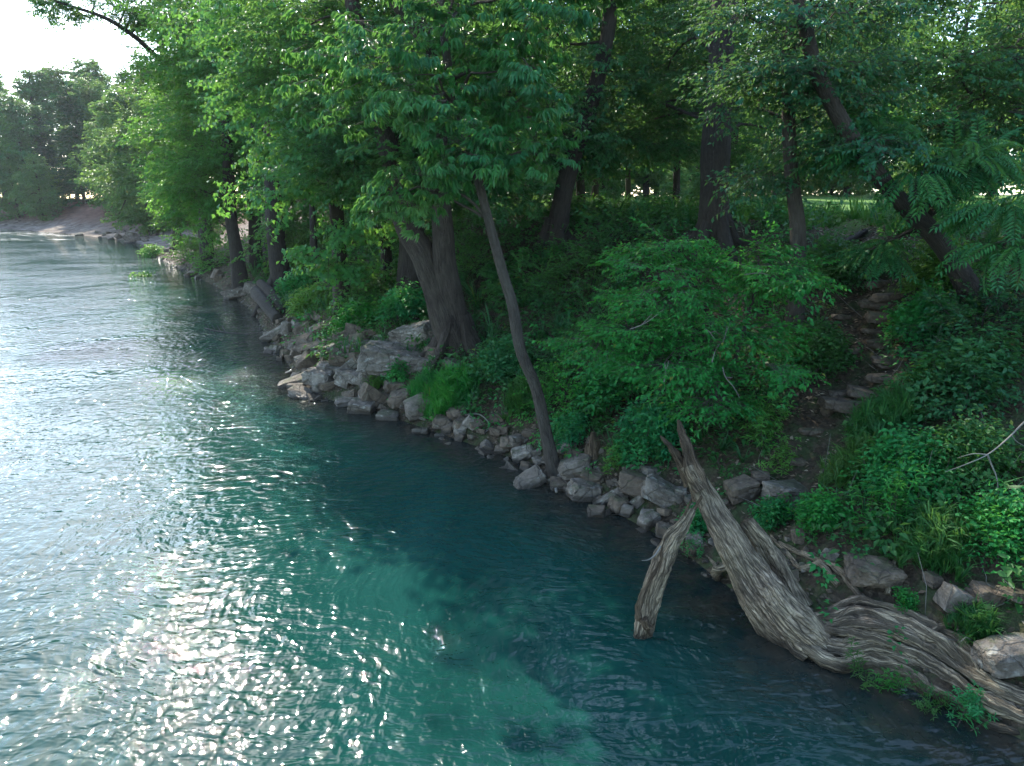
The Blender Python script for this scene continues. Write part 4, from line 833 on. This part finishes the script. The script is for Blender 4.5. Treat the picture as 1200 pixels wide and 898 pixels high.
HEAP = [(-9.6, 26.5), (-7.9, 23.3), (-6.4, 20.3), (-6.0, 19.0), (-4.2, 17.9), (-2.8, 16.8)]
pack(110, 0, 0, HEAP, -.2, 2.3, .22, .62, "small broken stone in the rock heap below the twin-trunked tree", "stones in the rock heap", 1)
pack(60, 0, 0, [(-2.6, 16.4), (-2.1, 15.97), (0, 13.97), (.5, 13.2)], -.15, .85, .14, .42, "small stone in the band between rock heap and slender leaning tree", "stones in the waterline band", 2)
pack(55, 0, 0, [(.5, 13.2), (1.44, 11.8), (2.45, 10.45), (2.9, 9.4)], -.05, .8, .10, .28, "small stone among boulders between slender leaning tree and snag", "stones among the boulders", 3)
pack(30, 0, 0, [(2.9, 9.3), (3.13, 8.88), (3.5, 8.0)], .0, 1.0, .07, .17, "little stone in the dirt by the snag's base", "stones around the snag", 4)
pack(30, 0, 0, [(-27, 56), (-17, 41.3), (-13, 34), (-10.3, 28)], -.1, .9, .25, .75, "dark stone at the water's edge below the clustered trunks", "stones below the clustered trunks", 5)
pack(60, 0, 0, [(-72, 114), (-55, 98), (-41.7, 80.7), (-35, 68), (-29, 59.5)], -.3, 6.5, .35, 1.1, "pale stone on the gravel bar at the river bend", "stones on the gravel bar", 6)
# gravel too small to count
m = 4200; A = SHORE[2:22]; L = np.concatenate([[0], np.cumsum(np.linalg.norm(np.diff(A, axis=0), axis=1))]); t = rs.uniform(0, 1, m)**1.6*L[-1]
x = np.interp(t, L, A[:, 0])+rs.normal(0, .25, m)+.8*rs.uniform(-.1, 1.1, m); y = np.interp(t, L, A[:, 1])+rs.normal(0, .25, m)+.5*rs.uniform(-.1, 1.1, m)
s = rs.uniform(.025, .075, m)*(1+np.clip(y-14, 0, 60)*.03); z = ground(x, y)
q = rs.normal(size=(8, 3)); OCT = np.array([(1,0,0),(-1,0,0),(0,1,0),(0,-1,0),(0,0,1),(0,0,-1)], float); OF = np.array([(0,2,4),(2,1,4),(1,3,4),(3,0,4),(2,0,5),(1,2,5),(3,1,5),(0,3,5)])
Vg = (OCT[None]*rs.uniform(.6, 1.2, (m, 6, 1))*s[:, None, None]*np.array([1, .8, .6])); a = rs.uniform(0, 6.28, m); ca, sa = np.cos(a)[:, None], np.sin(a)[:, None]
Vg = np.stack([Vg[..., 0]*ca-Vg[..., 1]*sa, Vg[..., 0]*sa+Vg[..., 1]*ca, Vg[..., 2]], -1)+np.stack([x, y, z], 1)[:, None]
tag(ob("gravel", mk_mesh("gravel", Vg.reshape(-1, 3), [((OF[None]+np.arange(m)[:, None, None]*6).reshape(-1, 3), 0)], [ROCKT])), kind='stuff')

# ------------------------------------------------------------------ dead wood
b = spot(935, 762); Y0 = b[1]
snag = empty("dead_snag", b, "grey dead tree leaning over the water, top split in two spikes, roots sprawling", "dead tree")
A_ = lambda px, py, Y: at(px, py, Y)-b
rs = np.random.RandomState(21)
ax = [A_(806, 545, 8.75), A_(825, 580, 8.6), A_(846, 618, 8.4), A_(868, 656, 8.2), A_(893, 695, 8.0), A_(925, 733, 7.75), A_(968, 765, 7.55)]
ob("trunk", tube_mesh("trunk", [tube(ax, [.115, .15, .19, .25, .32, .34, .25], 96, 150, rs, .12, 15, .03, .12)], WOOD), snag)
# torn spikes of heartwood at the top
def gnarl(o, amp, sc):
    me = o.data; q = np.empty(len(me.vertices)*3, np.float32); me.vertices.foreach_get("co", q); q = q.reshape(-1, 3)
    for i in range(len(q)):
        v = Vector(q[i]); q[i] += np.array(mnoise.noise_vector(v*sc))*amp+np.array(mnoise.noise_vector(v*sc*3.3))*amp*.45+np.array(mnoise.noise_vector(v*sc*9))*amp*.22
    me.vertices.foreach_set("co", q.ravel()); me.update(); return o
gnarl(snag.children[0], .026, 2.2)
def shard(pts, rad, sides=14, name="spike", m=WOODB, rid=5):
    return gnarl(ob(name, tube_mesh(name, [tube(pts, rad, sides, 50, rs, .12, rid, .18, .6)], m), snag), .03, 3.5)
shard([A_(826, 585, 8.6), A_(814, 552, 8.72), A_(804, 520, 8.8), A_(794, 491, 8.85)], [.13, .12, .082, .010])
shard([A_(812, 566, 8.72), A_(800, 545, 8.78), A_(788, 528, 8.8), A_(775, 511, 8.85)], [.10, .075, .050, .008])
shard([A_(822, 575, 8.55), A_(808, 548, 8.68), A_(803, 528, 8.72)], [.10, .075, .01], 10)
# the broken slab behind the trunk
shard([A_(935, 715, 8.0), A_(915, 672, 8.25), A_(895, 640, 8.42), A_(876, 610, 8.55)], [.17, .15, .12, .09], 16, "broken_stub", WOOD, 4)
shard([A_(918, 690, 8.1), A_(903, 650, 8.4), A_(893, 628, 8.5)], [.12, .10, .03], 12, "splinter", WOODB, 3)
# ropes of root wood that start high on the trunk and run out along the bank
def G(px, py, lift): return spot(px, py, lift*.32)-b
def rope(pts, rad, sides=12, rid=3, amp=.12, n=60, name="root"):
    pts = [np.asarray(p, float)+(rs.normal(0, .035, 3)*[1, 1, .5] if 0 < k < len(pts)-1 and name == "root" else 0) for k, p in enumerate(pts)]
    if name == "root": rad = np.asarray(rad)*rs.uniform(.55, .85, len(pts))
    return gnarl(ob(name, tube_mesh(name, [tube(pts, rad, sides, int(n*1.4), rs, .18, rid, amp*.75, .25)], WOOD), snag), .06, 1.7)
T = lambda i, ox, oy, oz: ax[i]+np.array([ox, oy, oz])*.74
rope([T(2, .10, -.18, .0), T(3, .12, -.24, 0), T(4, .18, -.30, 0), T(5, .22, -.34, -.05), G(985, 770, .20), G(1030, 765, .20), G(1080, 782, .14), G(1130, 808, .10), G(1195, 838, .05)], [.05, .10, .13, .15, .15, .13, .12, .10, .07], 16, 4)
rope([T(3, .2, -.1, .1), T(4, .28, -.1, .12), T(5, .3, -.1, .1), G(990, 735, .22), G(1040, 748, .24), G(1090, 770, .20), G(1140, 795, .15), G(1205, 828, .08)], [.08, .13, .15, .15, .13, .12, .10, .07], 16, 4)
rope([T(4, .3, .05, .1), T(5, .32, .05, .05), G(1000, 728, .2), G(1045, 738, .2), G(1090, 753, .17), G(1130, 772, .13), G(1150, 800, .1), G(1200, 815, .05)], [.10, .13, .13, .12, .10, .09, .08, .05], 14, 4)
rope([T(4, .3, .15, .1), T(5, .3, .15, .08), G(990, 708, .12), G(1030, 712, .12), G(1070, 727, .10), G(1105, 747, .10), G(1135, 762, .06), G(1150, 780, .03)], [.08, .11, .11, .09, .08, .07, .06, .04], 12)
rope([T(5, .1, -.3, -.1), G(975, 782, .12), G(1010, 778, .12), G(1050, 790, .12), G(1100, 815, .06), G(1150, 840, .02), G(1190, 858, -.03)], [.14, .13, .11, .10, .08, .07, .04], 14)
rope([T(5, .2, -.15, .12), G(1000, 752, .28), G(1045, 765, .26), G(1095, 790, .2), G(1150, 818, .12), G(1210, 846, .05)], [.10, .11, .11, .10, .09, .07], 14, 4)
rope([T(5, .2, 0, .18), G(1005, 728, .28), G(1055, 738, .26), G(1100, 758, .22), G(1125, 785, .18), G(1165, 812, .1), G(1215, 832, .04)], [.09, .10, .09, .08, .08, .07, .05], 12)
rope([T(3, -.18, -.2, 0), T(4, -.2, -.28, -.05), T(5, -.15, -.34, -.15), A_(945, 775, 7.3)], [.06, .12, .16, .12], 14)
rope([T(3, .0, -.26, .08), T(4, .02, -.38, .05), T(5, .06, -.40, -.05), A_(985, 785, 7.15)], [.05, .11, .15, .12], 14)
# smaller twisted roots
for pts, r in [([(1010, 705, .12), (985, 672, .10), (955, 660, .10), (930, 650, .08), (915, 640, .05)], .05), ([(985, 690, .1), (960, 668, .16), (940, 672, .1), (925, 660, .05), (905, 630, .10)], .045), ([(1000, 685, .1), (965, 655, .1), (985, 648, .06)], .04), ([(1040, 700, .1), (1045, 680, .15), (1050, 660, .22)], .035),
               ([(1090, 745, .15), (1118, 735, .10), (1130, 752, .05), (1152, 780, .05)], .05), ([(1060, 760, .28), (1085, 752, .26), (1110, 765, .2), (1122, 775, .14)], .04), ([(1020, 750, .3), (1050, 742, .3), (1085, 752, .26)], .04), ([(1130, 815, .12), (1165, 822, .12), (1200, 845, .06)], .045), ([(900, 640, .12), (908, 655, .1), (925, 668, .08)], .03),
               ([(1000, 765, .22), (1040, 775, .2), (1070, 798, .14), (1110, 830, .05)], .05)]:
    P = [G(*q) for q in pts]; rope(P, np.linspace(r, r*.45, len(P)), 8, 2, .1, 30, "rootlet")
# the knotted loop of root beside the trunk
c0 = spot(847, 682, .10)-b; lp = [c0+np.array([.16*math.cos(t)*(.9+.1*math.sin(3*t)), .06*math.sin(t*2), .13*math.sin(t)]) for t in np.linspace(0, 6.28, 11)]
rope(lp, [.075, .08, .07, .06, .055, .06, .07, .075, .08, .08, .075], 12, 2, .1, 50, "root_loop")
rope([c0+np.array([.1, 0, -.05]), G(872, 700, .05), G(900, 722, .0)], [.10, .11, .10], 12)
rope([c0+np.array([-.12, .1, 0]), G(838, 665, .05), G(828, 652, .05)], [.06, .05, .03], 10)

# the broken log that stands in the water
lb = spot(755, 744); lg = empty("broken_log", lb, "splintered brown log standing in the water, leaning toward the snag", "log")
La = lambda px, py, dY=0: at(px, py, lb[1]+dY)-lb
Lp = [La(752, 748)+np.array([0, 0, -.25]), La(753, 738), La(762, 700, .05), La(774, 665, .1), La(790, 630, .16), La(812, 597, .22)]
ob("trunk", tube_mesh("trunk", [tube(Lp, [.13, .105, .11, .12, .10, .035], 30, 70, rs, .14, 5, .09, .2)], WOOD), lg)
for pts, r in [([(756, 745, -.02), (748, 715, -.04), (762, 680, -.02), (778, 650, 0)], .05), ([(770, 690, .12), (786, 650, .18), (803, 615, .2), (822, 582, .25)], .06), ([(778, 660, .05), (777, 645, .05), (780, 628, .08)], .022), ([(790, 640, .1), (800, 612, .2), (809, 586, .22)], .05), ([(760, 735, -.1), (755, 725, -.12), (762, 745, -.1)], .05)]:
    P = [La(*q) for q in pts]; ob("splinter", tube_mesh("splinter", [tube(P, np.linspace(r, r*.25, len(P)), 10, 30, rs, .12, 3, .15, .5)], WOODB), lg)
for o in lg.children: gnarl(o, .03, 4.)
P = [La(774, 640, .0), La(768, 650, -.05), La(760, 656, -.1), La(752, 657, -.12)]; ob("twig", tube_mesh("twig", [tube(P, [.014, .012, .009, .004], 6, 12, rs, .05)], TWIG), lg)

def stick(name, label, cat, lines, m=TWIG, group=None, lift=.05):
    b = spot(*lines[0][0][0][:2], lift); root = empty(name, b, label, cat, group)
    for k, (p, r0, r1) in enumerate(lines):
        P = [(at(q[0], q[1], q[2]) if len(q) == 3 else spot(*q, lift))-b for q in p]
        ob("branch" if k else "stem", tube_mesh("stem", [tube(P, np.linspace(r0, r1, len(P)), 8, 6*len(P), rs, .06)], m), root)
stick("bare_branch", "bare forked grey branch poking in over the slope bushes", "branch", [([(1215, 482, 8.6), (1198, 497, 8.6), (1180, 515, 8.5), (1157, 533, 8.4), (1130, 545, 8.4), (1108, 553, 8.4)], .015, .004), ([(1157, 533, 8.4), (1162, 545, 8.4), (1168, 560, 8.35), (1170, 580, 8.3)], .012, .005), ([(1157, 533, 8.4), (1140, 532, 8.45), (1122, 537, 8.5)], .009, .003), ([(1185, 510, 8.5), (1192, 518, 8.5), (1205, 525, 8.5)], .009, .004)])
stick("fallen_branch", "half sunken dead branch with upright twig stubs out in the river", "branch", [([(240, 385), (252, 388), (266, 390), (292, 392)], .04, .03)]+[([(246+6*k, 387+k*.6, spot(246+6*k, 388)[1]), (242+6*k, 380+k*.4, spot(246+6*k, 388)[1])], .028, .012) for k in range(4)], m=BARK, lift=.0)
stick("driftwood_log", "grey log sloping from the stout trunk's foot into the water", "log", [([(300, 342, spot(303, 372)[1]), (310, 355, spot(312, 376)[1]), (326, 376)], .30, .26)], BARK)
stick("driftwood_log", "second dark log lying uphill behind the sloping grey log", "log", [([(306, 333, spot(318, 362)[1]), (322, 348, spot(328, 364)[1]), (335, 366)], .24, .2)], BARKD)
stick("fallen_log", "dark fallen log slanting below the sunlit lawn at the path's top", "log", [([(962, 302), (985, 290), (1014, 274)], .10, .07)], BARKD)
stick("curved_stick", "pale curved stick arched over the stone line", "stick", [([(545, 490), (560, 488), (571, 496), (573, 505), (564, 512)], .022, .012)])
stick("dead_stick", "pale crooked stick at the water under the leaning trunk's foot", "stick", [([(643, 566), (650, 572), (652, 580)], .035, .025)])
stick("bank_stick", "thin pale stick lying in grass over the snag's roots", "stick", [([(1105, 692), (1120, 702), (1132, 716)], .012, .008)])
stick("bank_stick", "forked brown stick lying behind the snag below the path", "stick", [([(932, 622), (955, 617), (978, 612)], .018, .010), ([(955, 617), (968, 622), (985, 618)], .010, .006)], WOOD)
p = spot(694, 538); stp = empty("tree_stump", p, "narrow dark rotten stump standing above the tan boulder", "stump")
for k, (o, h, r) in enumerate([((0, 0), .55, .10), ((.08, .02), .42, .07), ((-.08, .03), .3, .07)]):
    ob("shell" if k else "stump", tube_mesh("stump", [tube([np.array([o[0], o[1], -.1]), np.array([o[0]*1.1, o[1], h*.5]), np.array([o[0]*1.3, o[1], h])], [r*1.2, r, r*.35], 12, 16, rs, .1, 4, .15)], WOODB), stp)
# heap of twigs caught in the rocks
tw = []
for k in range(60):
    q = spot(rs.uniform(352, 392), rs.uniform(395, 420), rs.uniform(.05, .25)); a = rs.uniform(-.5, .7); l = rs.uniform(.3, .8); d = np.array([math.cos(a)*l, math.sin(a)*l, rs.uniform(-.15, .2)])
    tw.append(tube([q-d*.5, q+rs.normal(0, .04, 3), q+d*.5], [.014, .012, .006], 4))
tag(ob("twig_debris", tube_mesh("twig_debris", tw, TWIG)), kind='stuff')

# ------------------------------------------------------------------ damp summer air
hb = bmesh.new(); bmesh.ops.create_cube(hb, size=1); hm = bpy.data.meshes.new("haze"); hb.to_mesh(hm); hb.free()
hz = ob("haze", hm); hz.scale = (640, 520, 50); hz.location = (0, 90, 20); tag(hz, kind='stuff')
m, nt, out = mat("air"); v = node(nt, "ShaderNodeVolumePrincipled", {"Color": (.82, .92, 1, 1), "Density": .00013, "Anisotropy": .35}); nt.links.new(v.outputs[0], out.inputs[1]); hm.materials.append(m)
